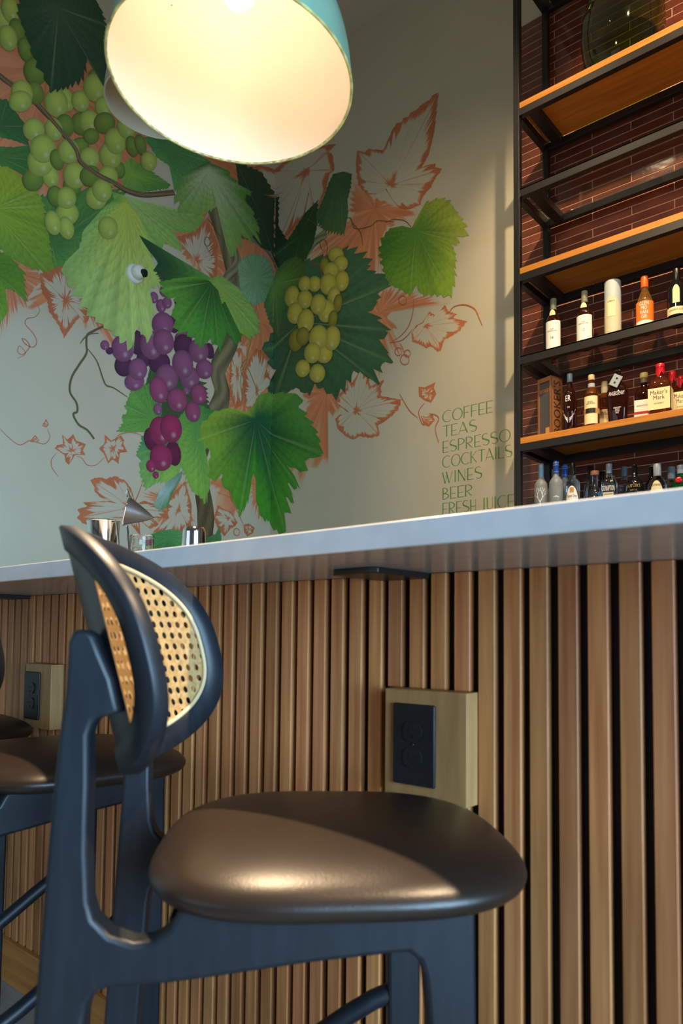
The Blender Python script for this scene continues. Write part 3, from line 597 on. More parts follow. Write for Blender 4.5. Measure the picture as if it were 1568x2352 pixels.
# ------------------------------------------------------------------ the wall painting
MURAL = [
('h',[-1745,4040],[-2105,4238,-1759,4483,-1479,4468,-1336,4184,-1079,4057,-1070,3727,-1488,3392,-1843,3298,-2070,3235],0),
('h',[-1922,2836],[-2037,2928,-1833,2990,-1710,2968,-1662,2889,-1728,2742,-1798,2657,-1856,2625,-1889,2561,-1911,2512,-1964,2403,-2041,2402],1),
('h',[-1528,2941],[-1759,2948,-1585,3044,-1366,3055,-1189,3018,-1063,2901,-1088,2702,-1206,2558,-1288,2547,-1311,2631,-1397,2656,-1493,2670,-1534,2699,-1603,2569,-1649,2635,-1732,2716,-1786,2654,-1824,2707,-1755,2829],1),
('h',[-710,3491],[-934,3509,-749,3649,-608,3803,-533,3778,-298,3791,-292,3543,-366,3266,-518,3151,-632,3287,-811,3361],0.5),
('h',[-138,4120],[-653,4141,-308,4259,34,4304,217,4003,392,3654,312,3431,147,3102,-120,3293,-292,3543,-532,3748],0),
('h',[-118,3166],[-349,3396,-127,3610,141,3422,100,3242,60,3029,-3,2818,-107,2663,-273,2681,-397,2889,-363,3144],0.6),
('h',[-271,2589],[-469,2687,-397,2919,-258,2932,-275,2772,-109,2757,-4,2882,-23,2749,0,2675,-145,2465,-267,2436,-425,2459,-499,2381,-485,2563],0.6),
('h',[928,3697],[704,3963,779,4007,854,3843,1068,3671,1269,3565,1285,3504,1069,3528,966,3394,1003,3182,861,3197,634,3448,352,3543,314,3305,227,3458,370,3693,669,3676],0.8),
('h',[970,2993],[861,3197,1072,3160,1272,3037,1505,2931,1490,2896,1272,2982,1157,3022,1040,2944,1159,2828,1075,2809,1176,2713,1042,2607,939,2547,831,2628,864,2908],0.8),
('h',[529,2578],[283,2692,407,2726,626,2557,722,2522,685,2457,629,2380,452,2413,514,2282,567,2096,505,2082,336,2070,219,2040,298,1862,255,1928,121,2194,328,2498],0.7),
('h',[-335,1937],[-564,2016,-414,1984,-254,1828,-330,1698,-480,1577,-556,1670],1),
('h',[-92,1976],[-259,2071,-96,2131,82,1981,-47,1858,-87,1712,-192,1806],1),
('h',[-854,1770],[-1079,1804,-906,1872,-758,1953,-703,1849,-663,1656,-678,1555,-864,1535,-1025,1553,-995,1615,-917,1679,-1014,1720,-1061,1740],1.2),
('s',[1060,3803],[1418,4243,1265,4213,1081,4181,995,4061,862,4129,844,4113,773,4156,767,4042,791,3913,854,3828,934,3790,1015,3792,1040,3754,1085,3679,1130,3619,1203,3585,1285,3587,1307,3633,1364,3665,1389,3704,1445,3746,1395,3775,1401,3799,1348,3814,1293,3818,1347,3878,1388,4011,1403,4141],0.22),
('s',[320,4210],[78,4378,-142,4312,-335,4195,-232,4186,-256,4133,-181,4131,-188,4089,-86,4119,14,4181,-81,4056,-50,4038,-88,3975,-48,3967,-56,3899,-11,3853,32,3755,111,3801,220,3842,304,3890,336,4020,352,4029,363,3915,397,3814,449,3912,500,3985,531,4096,578,4101,565,4205,512,4278,443,4289,390,4243,484,4303,603,4280,380,4355],0.22),
('s',[786,2399],[837,2704,885,2616,904,2532,1015,2552,988,2502,996,2450,1152,2395,1129,2340,1062,2298,969,2265,984,2201,907,2197,817,2224,770,2209,706,2240,630,2306,610,2377,648,2400,723,2397,608,2487,638,2540,710,2568,701,2652,751,2588,794,2631],0.22),
('s',[1327,2815],[1466,2903,1484,2861,1544,2823,1520,2808,1614,2761,1564,2718,1505,2700,1460,2693,1436,2631,1415,2631,1368,2678,1337,2672,1280,2714,1231,2740,1224,2796,1257,2834,1305,2842,1355,2893,1398,2856],0.22),
('s',[1344,2395],[1400,2450,1388,2421,1406,2377,1370,2332,1323,2355,1281,2390,1278,2450,1322,2435],1),
('s',[1339,2232],[1379,2264,1395,2221,1355,2189,1314,2210,1295,2267,1339,2250],1),
('s',[-1537,1952],[-1599,2030,-1565,2008,-1532,2047,-1513,2014,-1454,2006,-1471,1965,-1454,1944,-1518,1931,-1553,1868,-1574,1884,-1580,1919,-1640,1944,-1623,1966,-1590,1978],0.6),
('s',[-1278,2017],[-1337,2087,-1294,2060,-1228,2105,-1207,2078,-1212,2056,-1184,2015,-1234,2000,-1241,1933,-1282,1952,-1310,1921,-1334,1967,-1371,1998,-1336,2036],0.6),
('s',[-1747,1974],[-1780,1951,-1752,1994,-1727,1973,-1736,1957],1),
('s',[-1696,2064],[-1715,2052,-1692,2096,-1676,2068,-1690,2048],1),
('s',[-1145,1686],[-1420,1807,-1372,1831,-1315,1830,-1268,1856,-1200,1844,-1154,1805,-1129,1743,-1116,1711,-1061,1740,-983,1730,-885,1697,-900,1654,-996,1642,-947,1607,-1010,1573,-1089,1617,-1080,1525,-1133,1572,-1179,1618,-1280,1605,-1390,1536,-1458,1553,-1494,1578,-1479,1604,-1495,1627,-1435,1653,-1462,1671,-1367,1690,-1275,1708,-1349,1715,-1388,1742,-1395,1771],0.35),
('s',[-1603,2787],[-1757,2877,-1610,3009,-1460,2916,-1457,2840,-1429,2812,-1472,2695,-1495,2738,-1531,2700,-1604,2574,-1636,2632,-1696,2692,-1708,2749,-1739,2782],0.55),
('s',[-389,1720],[-485,1795,-428,1774,-370,1767,-310,1700,-329,1674,-375,1647,-424,1592,-481,1635,-520,1703],0.5),
('s',[-210,1667],[-251,1692,-211,1706,-149,1683,-168,1641,-217,1614,-249,1641],1),
('s',[-256,1919],[-413,1954,-317,2000,-264,1918,-301,1807,-372,1841],0.5),
('s',[-149,2652],[-275,2772,-176,2957,-28,2972,-59,2834,-1,2755,-107,2647,-138,2513,-269,2512],0.3),
('s',[-707,3375],[-866,3468,-712,3578,-624,3706,-528,3568,-530,3326,-595,3271,-707,3375],0.45),
('s',[-334,2725],[-397,2889,-298,2920,-273,2711,-289,2523,-348,2478,-409,2583],0.5),
('s',[-803,1722],[-757,1911,-701,1765,-704,1609,-864,1543,-994,1556,-899,1627,-887,1766,-839,1828],0.35),
('r',[-571,3796,-504,3699,-452,3600,-390,3442,-348,3335,-363,3144,-417,2913,-507,2706,-466,2568,-501,2440,-607,2283],'6b6548',137.7,1),
('r',[-434,3654,-352,3519,-446,3358,-518,3151],'7d775a',66.5,1),
('r',[-590,2302,-655,2057,-615,1863,-586,1723,-589,1536],'584a2c',131.9,1),
('r',[-356,3709,-214,3739,-20,3686,95,3500],'6f6850',47.6,1),
('r',[186,3344,268,3540,392,3654,513,3688],'77785a',69.1,1),
('l',[-134,3928],[-388,4218,-141,4264,38,4138,42,3908,157,3737,49,3580,-8,3723,-129,3705,-298,3791],('223a22','2c4a2a','1e3a22','24401f'),6),
('l',[264,3762],[112,3752,304,3906,428,3952,423,3767,392,3654,310,3557,183,3472,48,3629,-8,3723],('23461f','2a4c2c','1f3f1c','2a4a20'),6),
('l',[-1993,3578],[-2063,3679,-1964,3742,-1855,3655,-1837,3555,-1922,3541,-2057,3496],('2b5a2c','31622f','2d5f2e','3c7434'),6),
('l',[-1987,3416],[-2055,3439,-1921,3503,-1838,3557,-1782,3499,-1822,3376,-1940,3382,-2051,3337],('3c6a2c','447a30','35662b','4b8030'),6),
('l',[-1689,3075],[-1771,3308,-1622,3405,-1381,3547,-1236,3591,-1347,3378,-1509,3203,-1520,3096,-1583,3007,-1672,2944,-1710,2968],('3c6c30','3f7431','4a7f38','4a8a3a'),6),
('l',[-2056,2828],[-2101,2900,-1924,2917,-1841,2856,-1819,2695,-1876,2731,-1936,2732,-1919,2614,-1957,2532,-2045,2514],('4c7a18','4f7c1a','55851d','6a9426'),6),
('l',[-2022,3119],[-2073,3330,-1940,3384,-1784,3339,-1745,3272,-1710,3103,-1674,2953,-1713,2903,-1818,2889,-1924,2905,-2060,2964],('7c9a1e','a5a818','6f9020','5f8c2a'),6),
('l',[-964,4006],[-1125,3990,-949,4094,-761,4099,-608,4104,-614,4026,-756,3910,-890,3757,-866,3870,-911,3905,-1027,3911],('3f7a3e','3c7a44','4a8448','4c8a40'),6),
('l',[-1209,3712],[-1299,3708,-1212,3814,-1056,3803,-918,3787,-940,3753,-1115,3644,-1251,3605],('6f9a32','7a9f34','4f8434','5f9038'),6),
('l',[-1250,3557],[-1338,3542,-1205,3565,-1017,3570,-853,3631,-643,3721,-670,3641,-746,3548,-883,3497,-934,3523,-831,3440,-823,3391,-947,3390,-1041,3267,-1197,3284],('8fae5c','6f9a3a','7ba34a','7fa548'),6),
('l',[-621,4031],[-623,4091,-464,4117,-425,4112,-444,4081,-365,4089,-384,4048,-296,4069,-230,4076,-302,3984,-198,3931,-218,3915,-149,3841,-174,3814,-130,3731,-194,3758,-235,3755,-205,3689,-276,3722,-328,3715,-310,3623,-355,3642,-388,3541,-431,3539,-459,3582,-493,3705,-534,3838,-554,3853,-571,3791,-600,3762,-728,3656,-736,3679,-863,3627,-852,3712,-898,3668,-877,3764,-852,3862,-785,3940,-722,4001],('a3b98a','356b38','4f8436','83a848'),6),
('l',[-187,3458],[-351,3494,-293,3574,-212,3629,-77,3662,-1,3592,2,3475,-70,3349,-183,3264,-314,3273,-337,3404],('6c9468','7ba37c','5f8a5c','6a9a78'),6),
('l',[275,3129],[54,3352,310,3557,633,3524,728,3511,877,3395,903,3358,852,3351,932,3276,1037,3222,1062,3143,951,3126,976,3068,892,3029,963,2972,1064,2842,992,2822,1021,2753,1083,2651,966,2648,967,2540,903,2574,823,2659,750,2641,665,2549,600,2521,529,2578,420,2647,376,2595,326,2606,241,2670,68,2629,-30,2651,-40,2744,37,2833,-114,2971,-22,3102],('2c4c30','2f5a3a','37603c','2a5230'),9),
('l',[15,3487],[31,3586,102,3621,224,3624,319,3538,337,3423,292,3390,177,3372,100,3242,59,3077,-32,3179,-99,3300,-71,3375],('5e8a34','4b7c4a','44601f','3a6434'),6),
('l',[618,4053],[567,4081,664,4058,734,4011,727,3924,698,3845,707,3752,670,3616,592,3659,492,3711,422,3798,409,3850,489,3959,528,4036],('3a5c34','33562f','2b4f30','3f6336'),6),
('l',[1253,3433],[1269,3521,1326,3584,1424,3573,1491,3530,1557,3422,1602,3345,1616,3261,1549,3291,1558,3227,1498,3282,1534,3198,1543,3142,1531,3099,1540,3059,1508,2938,1410,2975,1301,3009,1255,3083,1213,3035,1154,3084,1048,3159,995,3284,966,3402,990,3477,1052,3520,1151,3501,1220,3461],('4a7a1c','2f6a16','98a82e','6f9a1c'),8),
('l',[-984,2349],[-1038,2581,-826,2614,-615,2587,-574,2422,-713,2245,-915,2201,-1043,2186,-1108,2292],('2f4a28','2c4c26','35552c','3c5f30'),6),
('l',[-1007,2257],[-1171,2396,-1051,2468,-954,2426,-944,2304,-1005,2181,-1104,2151,-1258,2120,-1216,2194,-1231,2209,-1195,2260,-1210,2288,-1185,2347],('4f8a36','568f38','3f7a30','62983e'),6),
('l',[-880,2125],[-1043,2186,-931,2197,-783,2258,-777,2034,-815,1935,-890,1880,-971,1867,-1054,1805,-1097,1907,-1093,1974,-1124,2014,-1096,2081,-1079,2143],('3a7034','3f8450','55903a','82b048'),6),
('l',[-673,2340],[-818,2306,-752,2393,-647,2433,-530,2418,-479,2312,-569,2219,-603,2125,-557,2017,-555,1916,-588,1792,-639,1825,-703,1855,-775,1964,-812,2083,-832,2191],('4a8a3c','4f8f38','2f7038','76a83a'),6),
('l',[-157,2446],[-168,2568,-140,2632,-22,2679,112,2664,255,2621,310,2563,273,2527,350,2448,408,2379,462,2276,500,2142,400,2145,335,2131,369,2062,273,2079,170,2124,253,2026,284,1937,220,1969,177,1993,221,1917,235,1854,179,1888,135,1918,188,1844,215,1770,146,1811,152,1724,166,1655,40,1666,-20,1767,-49,1720,-79,1766,-105,1787,-145,1881,-143,1993,-157,2058,-185,2023,-214,1865,-288,1742,-332,1802,-397,1903,-439,1920,-472,2027,-511,1932,-571,1977,-560,2145,-616,2212,-659,2183,-647,2283,-581,2377,-482,2445,-348,2484,-248,2477],('0e5030','7fa02a','3f7f2c','3c8a12'),11),
('l',[-881,1534],[-1009,1538,-962,1560,-856,1591,-748,1584,-745,1473,-975,1451],('3f8040','3f8040','4a9048','2f6f38'),6),
('l',[-888,1820],[-950,1688,-992,1723,-953,1810,-890,1889,-775,1978,-791,1919,-855,1812,-886,1725],('8aa9a0','9ab8b8','3f6a28','54803a'),6),
('l',[-516,1558],[-588,1522,-571,1567,-492,1605,-471,1666,-450,1580,-460,1529],('3a7038','3a7038','3f7a3e','2f6030'),6),
('r',[-2047,3853,-1956,3838,-1861,3834,-1800,3808,-1685,3749,-1578,3680,-1536,3620,-1439,3597,-1325,3601,-1236,3596,-1114,3627,-890,3752],'6b5a3a',32.9,1),
('r',[-1356,2726,-1425,2672,-1465,2634,-1469,2582,-1467,2527,-1513,2442,-1553,2361,-1560,2280,-1519,2228,-1513,2180,-1536,2157,-1502,2108,-1448,2088,-1403,2047],'5a5230',12.5,0),
('r',[-1462,2558,-1400,2501,-1358,2410,-1335,2378,-1283,2374,-1194,2345],'5a5230',10.2,0),
('r',[-1394,2669,-1451,2643,-1486,2607,-1509,2569],'5a5230',7.5,0),
('r',[-1805,2731,-1763,2705,-1750,2674,-1773,2634,-1816,2610,-1824,2576,-1782,2543,-1759,2502,-1780,2465,-1821,2471,-1840,2493,-1817,2491,-1797,2467,-1815,2430,-1837,2407,-1861,2416,-1851,2450,-1819,2419,-1860,2379],'b0664a',5.2,0),
('r',[-1961,2003,-1892,1950,-1833,1923,-1775,1959,-1702,1955,-1669,1998,-1685,2042],'b0664a',5.1,0),
('r',[-1626,1922,-1655,1880,-1654,1844,-1638,1818,-1612,1792],'b0664a',4.8,0),
('r',[-1510,1925,-1478,1922,-1442,1889,-1387,1899,-1333,1955],'b0664a',5.0,0),
('r',[-1274,2069,-1237,2109,-1164,2138,-1088,2136],'b0664a',6.5,0),
('r',[305,3874,552,3689,714,3719,764,3626,893,3593,947,3608,1017,3582,1086,3550],'6a5030',7.4,0),
('r',[718,3718,753,3660,813,3579,833,3484],'6a5030',7.4,0),
('r',[1014,3572,1086,3565,1171,3525,1224,3460],'6a5030',7.1,0),
('r',[1239,2997,1233,2917,1201,2844,1142,2799,1058,2777],'b0562e',6.1,0),
('r',[1484,2840,1526,2872,1585,2868,1631,2847,1671,2812,1694,2759,1716,2707],'b0562e',6.7,0),
('r',[1058,2777,1142,2769,1192,2786,1234,2821],'b0562e',5.5,0),
('r',[1138,2434,1211,2318,1276,2257],'b0562e',5.4,0),
('r',[1323,2341,1282,2296,1301,2226,1323,2200],'b0562e',5.3,0),
('r',[1354,2269,1401,2252,1425,2223,1401,2168,1426,2077],'b0562e',5.8,0),
('r',[-502,1881,-372,1856,-312,1775,-250,1677],'b0664a',6.0,0),
('r',[-1145,1688,-1108,1759,-1071,1858],'b0664a',6.6,0),
('r',[-219,3007,-256,2840,-213,2759,-149,2652,-112,2520],'857845',9.3,0),
('r',[-163,3309,-200,3076,-256,2840,-305,2702,-281,2525],'857845',7.7,0),
('r',[-285,2524,-273,2681,-307,2763,-276,2834,-228,2864],'7a6a40',6.1,0),
('r',[514,3611,482,3576,453,3632,481,3653,522,3602,507,3521,456,3483,402,3511,360,3546],'8a4a2a',6.2,0),
('r',[402,3511,469,3427,497,3372],'6a5030',6.8,0),
('r',[-613,3696,-568,3671,-510,3621],'55482c',8.9,0),
('r',[-640,3580,-645,3518,-609,3519,-595,3563,-625,3572,-638,3521,-581,3456,-606,3416],'7a5a38',4.7,0),
('r',[1153,2697,1147,2682,1131,2677,1113,2685,1101,2701,1101,2719,1113,2729,1131,2727,1147,2715,1153,2697],'b0562e',5.5,0),
('r',[1209,2634,1202,2615,1182,2609,1160,2618,1145,2639,1145,2660,1160,2673,1182,2671,1202,2655,1209,2633],'b0562e',5.5,0),
('r',[1219,2670,1213,2657,1200,2653,1184,2659,1174,2673,1174,2688,1184,2697,1200,2696,1213,2685,1219,2669],'b0562e',5.5,0),
('r',[1187,3013,1180,2997,1163,2992,1142,3002,1129,3021,1129,3040,1142,3051,1163,3048,1180,3033,1187,3012],'b0562e',5.6,0),
('r',[-289,1637,-295,1620,-311,1610,-330,1611,-342,1622,-342,1639,-331,1653,-312,1658,-296,1651,-289,1636],'b0562e',6.0,0),
('r',[1143,2749,1159,2717,1176,2672],'b0562e',4.4,0),
('g',[-8740,28961,406,197,135,-530],'4a2145',0),
('g',[-11381,26939,556,263,174,-712],'4a2145',0),
('g',[-7944,28354,695,327,110,-430],'7a4468',1),
('g',[-5829,28131,371,167,131,-500],'4a2145',0),
('g',[-7930,27813,765,353,179,-699],'4a2145',0),
('g',[-12253,25246,598,269,145,-603],'4a2145',0),
('g',[-10884,26059,502,228,113,-462],'4a2145',0),
('g',[-9736,26190,785,351,156,-629],'4a2145',0),
('g',[-10373,27101,769,360,210,-849],'7a4468',1),
('g',[-9555,28687,792,387,179,-711],'7a4468',1),
('g',[-9463,27599,767,360,190,-756],'7a4468',1),
('g',[-12340,26281,741,348,181,-751],'7a4468',1),
('g',[-11486,24498,675,291,124,-510],'7a4468',1),
('g',[-11276,25325,644,286,154,-634],'7a4468',1),
('g',[-7416,25887,777,330,181,-708],'7a4468',1),
('g',[-6724,27856,796,360,193,-746],'7a4468',1),
('g',[-6215,26781,705,304,158,-609],'7a4468',1),
('g',[-7964,26604,805,355,220,-862],'7a4468',1),
('g',[-9153,25403,827,355,199,-795],'7a4468',1),
('g',[-13219,25860,230,108,47,-197],'4a2145',0),
('g',[-13531,26110,285,136,63,-265],'7a4468',1),
('g',[-9881,31501,287,155,65,-258],'7a4468',1),
('g',[-9426,30871,424,223,93,-365],'7a4468',1),
('g',[-10274,30132,321,167,82,-330],'7a4468',1),
('g',[-9710,29805,367,187,100,-395],'7a4468',1),
('g',[-9281,30152,359,184,85,-335],'7a4468',1),
('g',[-8522,30500,204,104,54,-212],'4a2145',0),
('g',[-9778,23233,324,129,83,-337],'7a4468',1),
('g',[-7658,24948,251,103,61,-239],'7a4468',1),
('g',[-9750,24448,647,290,229,-774],'86395f',1),
('g',[-8355,24172,746,323,216,-718],'86395f',1),
('g',[-6652,24992,645,281,194,-628],'86395f',1),
('g',[-7093,23725,592,247,191,-626],'86395f',1),
('g',[-10211,21258,511,187,166,-682],'5a1238',0),
('g',[-8520,20712,540,187,188,-756],'5a1238',0),
('g',[-9557,21921,786,293,209,-847],'8a1f4e',1),
('g',[-8752,22259,808,301,214,-858],'8a1f4e',1),
('g',[-9450,20267,813,279,196,-798],'8a1f4e',1),
('g',[-10165,19612,357,120,89,-368],'8a1f4e',1),
('g',[-9824,19104,219,71,52,-212],'8a1f4e',1),
('l',[-1240,3508],[-1271,3560,-1141,3472,-1059,3343,-1056,3233,-1031,3133,-966,3116,-1067,3050,-1043,2990,-1069,2920,-1019,2927,-1055,2862,-1028,2781,-1070,2724,-1106,2764,-1128,2776,-1164,2772,-1156,2707,-1172,2640,-1209,2650,-1292,2690,-1385,2724,-1469,2760,-1539,2848,-1579,2859,-1593,2891,-1634,2950,-1610,3009,-1533,3103,-1510,3228,-1391,3411],('a3b342','5f9a3a','a9b02e','9fbf6a'),6),
('l',[-563,3307],[-1144,3361,-1059,3356,-936,3361,-823,3408,-634,3375,-541,3322,-739,3245,-858,3171,-966,3135,-1032,3187,-1002,3255,-1086,3303],('4f8a3c','1d4a28','3c7a38','2b6030'),3),
('l',[-573,3285],[-983,3129,-875,3193,-704,3274,-521,3299,-404,3222,-330,3094,-300,3005,-346,2920,-437,2982,-491,2842,-541,2874,-593,2878,-660,2807,-686,2828,-729,2855,-781,2870,-832,2856,-880,2880,-861,2920,-896,2953,-864,3027,-879,3078,-931,3031,-971,3077],('1f5a22','5a962e','104a26','3d8a2a'),6),
('l',[-540,3292],[-610,3289,-504,3360,-348,3335,-224,3262,-143,3173,-141,3079,-239,3000,-280,3018,-321,3020,-343,3136,-403,3176,-450,3205,-488,3161,-520,3246],('7fa648','6a9838','7ca650','7aa336'),6),
('g',[-19948,41577,448,422,180,-553],'97a843',1),
('g',[-19621,42353,454,433,208,-634],'97a843',1),
('g',[-19231,41410,415,384,197,-601],'667d2a',0),
('g',[-19699,40732,452,416,194,-597],'97a843',1),
('g',[-18752,40696,375,338,187,-568],'667d2a',0),
('g',[-18167,39841,625,546,218,-658],'667d2a',0),
('g',[-18127,38640,432,367,191,-579],'667d2a',0),
('g',[-18852,38211,560,477,199,-613],'97a843',1),
('g',[-18926,37704,604,510,159,-490],'97a843',1),
('g',[-16356,39298,411,342,202,-597],'97a843',1),
('g',[-16934,38768,654,544,227,-677],'97a843',1),
('g',[-14611,41527,440,373,184,-524],'667d2a',0),
('g',[-15503,39697,531,439,179,-519],'97a843',1),
('g',[-14596,41032,717,601,246,-700],'97a843',1),
('g',[-14031,40249,561,457,172,-487],'97a843',1),
('g',[-15462,38386,531,426,193,-566],'667d2a',0),
('g',[-14902,38848,597,479,197,-570],'97a843',1),
('g',[-13948,39281,676,537,188,-535],'667d2a',0),
('g',[-16358,37790,513,412,188,-558],'667d2a',0),
('g',[-17029,37178,500,401,183,-552],'97a843',1),
('g',[-18152,36560,574,464,176,-541],'97a843',1),
('g',[-18107,33784,573,430,176,-547],'667d2a',0),
('g',[-17136,34455,446,334,182,-556],'97a843',1),
('g',[-17725,34959,700,538,220,-676],'97a843',1),
('g',[-17609,35772,704,551,221,-675],'97a843',1),
('g',[-15422,37078,531,412,149,-437],'667d2a',0),
('g',[-16783,35587,402,309,170,-515],'667d2a',0),
('g',[-16115,36418,621,480,203,-606],'97a843',1),
('g',[-14771,38022,490,384,137,-397],'667d2a',0),
('g',[-14836,36693,597,454,182,-531],'97a843',1),
('g',[-12935,36960,407,300,161,-457],'667d2a',0),
('g',[-13510,37534,708,536,237,-678],'97a843',1),
('g',[-13207,38564,670,517,240,-679],'97a843',1),
('g',[-12505,39825,593,465,223,-620],'97a843',1),
('g',[-12072,38860,420,320,199,-553],'667d2a',0),
('g',[-11495,39272,392,298,203,-558],'667d2a',0),
('g',[-10873,38536,564,417,189,-518],'97a843',1),
('g',[-15853,34511,521,381,175,-526],'667d2a',0),
('g',[-15722,35208,651,484,220,-657],'97a843',1),
('g',[-14751,35644,653,482,182,-534],'667d2a',0),
('g',[-13636,36200,624,457,189,-544],'97a843',1),
('g',[-14346,34548,662,471,200,-585],'97a843',1),
('g',[-13988,35170,615,442,202,-588],'97a843',1),
('g',[-16813,33472,451,327,170,-518],'667d2a',0),
('g',[-16101,32800,670,471,188,-570],'97a843',1),
('g',[-16178,33678,566,408,179,-542],'97a843',1),
('g',[-16124,31972,431,296,188,-572],'97a843',1),
('g',[-16909,31910,449,312,197,-607],'97a843',1),
('g',[-13544,33111,624,421,204,-597],'97a843',1),
('g',[4982,34692,422,-185,-87,-482],'7a7420',0),
('g',[6034,35015,707,-318,-92,-517],'a39a36',1),
('g',[6475,34261,643,-285,-91,-514],'a39a36',1),
('g',[5610,34076,714,-311,-93,-520],'a39a36',1),
('g',[4095,33607,626,-263,-96,-530],'a39a36',1),
('g',[3167,33899,602,-252,-98,-536],'a39a36',1),
('g',[6577,33026,640,-273,-120,-675],'a39a36',1),
('g',[5358,33209,756,-319,-128,-714],'a39a36',1),
('g',[1941,33364,745,-302,-137,-746],'a39a36',1),
('g',[3186,32778,741,-299,-116,-635],'a39a36',1),
('g',[5898,32233,559,-230,-102,-572],'a39a36',1),
('g',[6253,31592,406,-164,-108,-610],'7a7420',0),
('g',[5208,31360,758,-300,-135,-757],'a39a36',1),
('g',[4483,32047,735,-295,-125,-694],'a39a36',1),
('g',[2253,32073,758,-295,-136,-743],'a39a36',1),
('g',[3306,31216,797,-306,-148,-818],'a39a36',1),
('g',[5833,30643,410,-160,-102,-573],'7a7420',0),
('g',[2385,30074,714,-260,-143,-785],'7a7420',0),
('g',[3044,30179,642,-237,-116,-637],'7a7420',0),
('g',[5075,28427,758,-269,-111,-621],'a39a36',1),
('g',[5764,29324,745,-276,-146,-820],'a39a36',1),
('g',[4519,29720,866,-320,-149,-833],'a39a36',1),
('g',[3991,28765,780,-277,-126,-699],'a39a36',1),
('g',[3083,27887,699,-237,-107,-595],'a39a36',1),
('g',[4468,27223,731,-246,-112,-626],'a39a36',1),
('l',[-1699,4424],[-1723,4559,-1527,4673,-1435,4591,-1402,4520,-1408,4368,-1382,4243,-1384,4113,-1428,4156,-1475,4225,-1518,4279,-1523,4164,-1553,4086,-1633,3999,-1728,3920,-1768,3981,-1789,4000,-1809,4013,-1837,4066,-1879,4160,-1927,4240,-1917,4371],('39553a','2b4d2c','2a4a2e','1f4427'),7),
('r',[-1800,3808,-1685,3749,-1578,3680,-1536,3620,-1439,3597,-1325,3601,-1236,3596,-1114,3627],'6f5c3e',28.2,1),
]

GAIN = 1.32
def pc(h):
    c = np.array(lin(h)); g = c @ [.3, .6, .1]; c = c * .94 + g * .06 * np.array([1.1, 1, .7]); return np.minimum(.9, c * GAIN)
WC = np.array(WALLC); OR1, OR2, OR3 = pc('b3653b'), pc('c48056'), pc('9a4f28')
vm = bpy.data.materials.new('mural_paint'); vm.use_nodes = True; b_ = vm.node_tree.nodes['Principled BSDF']; b_.inputs['Roughness'].default_value = .6
at = nd(vm, 'ShaderNodeVertexColor'); at.layer_name = 'Col'; lk(vm, at.outputs['Color'], b_.inputs['Base Color'])
mural = thing('mural', 'painted grapevine mural with green and purple grapes, leaves and menu lettering across both walls', 'mural', (XC, YM, 1.0))
layer = [0]
def to3(P):
    layer[0] += 1; e = .0005 + .00003 * layer[0]; s, z = P[:, 0], P[:, 1]
    x = np.where(s < 0, e, s); y = np.where(s < 0, s, -e)
    x = np.where((s >= 0) & (s < e), e, x); y = np.where((s < 0) & (s > -e), -e, y)
    return np.stack([x, y, z - 1.0], 1)
def paint(name, P, F, C):
    me = bpy.data.meshes.new(name); me.from_pydata(to3(P).tolist(), [], F); a = me.color_attributes.new('Col', 'FLOAT_COLOR', 'POINT')
    a.data.foreach_set('color', np.concatenate([C, np.ones((len(C), 1))], 1).astype(np.float32).ravel()); me.materials.append(vm)
    o = bpy.data.objects.new(name, me); link(o, mural); return o
def snoise(n, k, seed=None):
    """periodic smooth random numbers in 0..1, k knots"""
    g = rng.random(k); x = np.arange(n) * k / n; i = x.astype(int); f = x - i; f = f * f * (3 - 2 * f); return g[i % k] * (1 - f) + g[(i + 1) % k] * f
def outline(pts, na, tooth=0, nt=30, ctr=None, curve=True):
    P = np.array(pts, float).reshape(-1, 2) / 1000; Q = np.vstack([P, P[:1]]); d = np.hypot(*(np.diff(Q, axis=0)).T); L = np.concatenate([[0], np.cumsum(d)]); t = np.linspace(0, L[-1], na, endpoint=False)
    R = np.stack([np.interp(t, L, Q[:, 0]), np.interp(t, L, Q[:, 1])], 1)
    if ctr is not None:   # keep every ray from the centre single-valued
        D = R - ctr; an = np.unwrap(np.arctan2(D[:, 1], D[:, 0])); sgn = 1 if an[-1] > an[0] else -1; A0 = Q - ctr; d2 = np.diff(A0, axis=0)
        an = np.maximum.accumulate(an * sgn); an = an + np.arange(na) * 1e-5; T = an[0] + 2 * np.pi; an = np.minimum(an, T - 1e-4 + np.arange(na) * 1e-9) * sgn
        u = np.stack([np.cos(an), np.sin(an)], 1); r = np.zeros(na)
        for q, e in zip(A0[:-1], d2):
            den = u[:, 0] * e[1] - u[:, 1] * e[0]; den = np.where(abs(den) < 1e-12, 1e-12, den)
            rr_ = (q[0] * e[1] - q[1] * e[0]) / den; ss = (q[0] * u[:, 1] - q[1] * u[:, 0]) / den
            r = np.where((rr_ > 0) & (ss >= -1e-6) & (ss <= 1 + 1e-6), np.maximum(r, rr_), r)
        r = np.where(r < 1e-4, np.roll(r, 1), r); r = np.where(r < 1e-4, .002, r); R = ctr + u * r[:, None]
    if tooth:
        ph = (t / L[-1] * nt + 1.6 * snoise(na, max(4, nt // 3))) % 1; amp = (ph - .5) * tooth * (.2 + 1.3 * snoise(na, max(4, nt // 2))); R = ctr + (R - ctr) * (1 + amp)[:, None]
    return R
def polar(name, o, R, nr, colf, gam=1.0):
    na = len(R); o = np.array(o) / 1000; rr = (np.arange(nr + 1) / nr) ** gam; P = o + (R - o)[None] * rr[:, None, None]; P = P.reshape(-1, 2)
    C = colf(rr, R - o, na); C = np.clip(C.reshape(-1, 3), 0, 1); F = []
    for k in range(nr):
        for i in range(na): j = (i + 1) % na; F.append((k * na + i, k * na + j, (k + 1) * na + j, (k + 1) * na + i))
    return paint(name, P, F, C)
def sm(x, a, b): t = np.clip((x - a) / (b - a), 0, 1); return t * t * (3 - 2 * t)
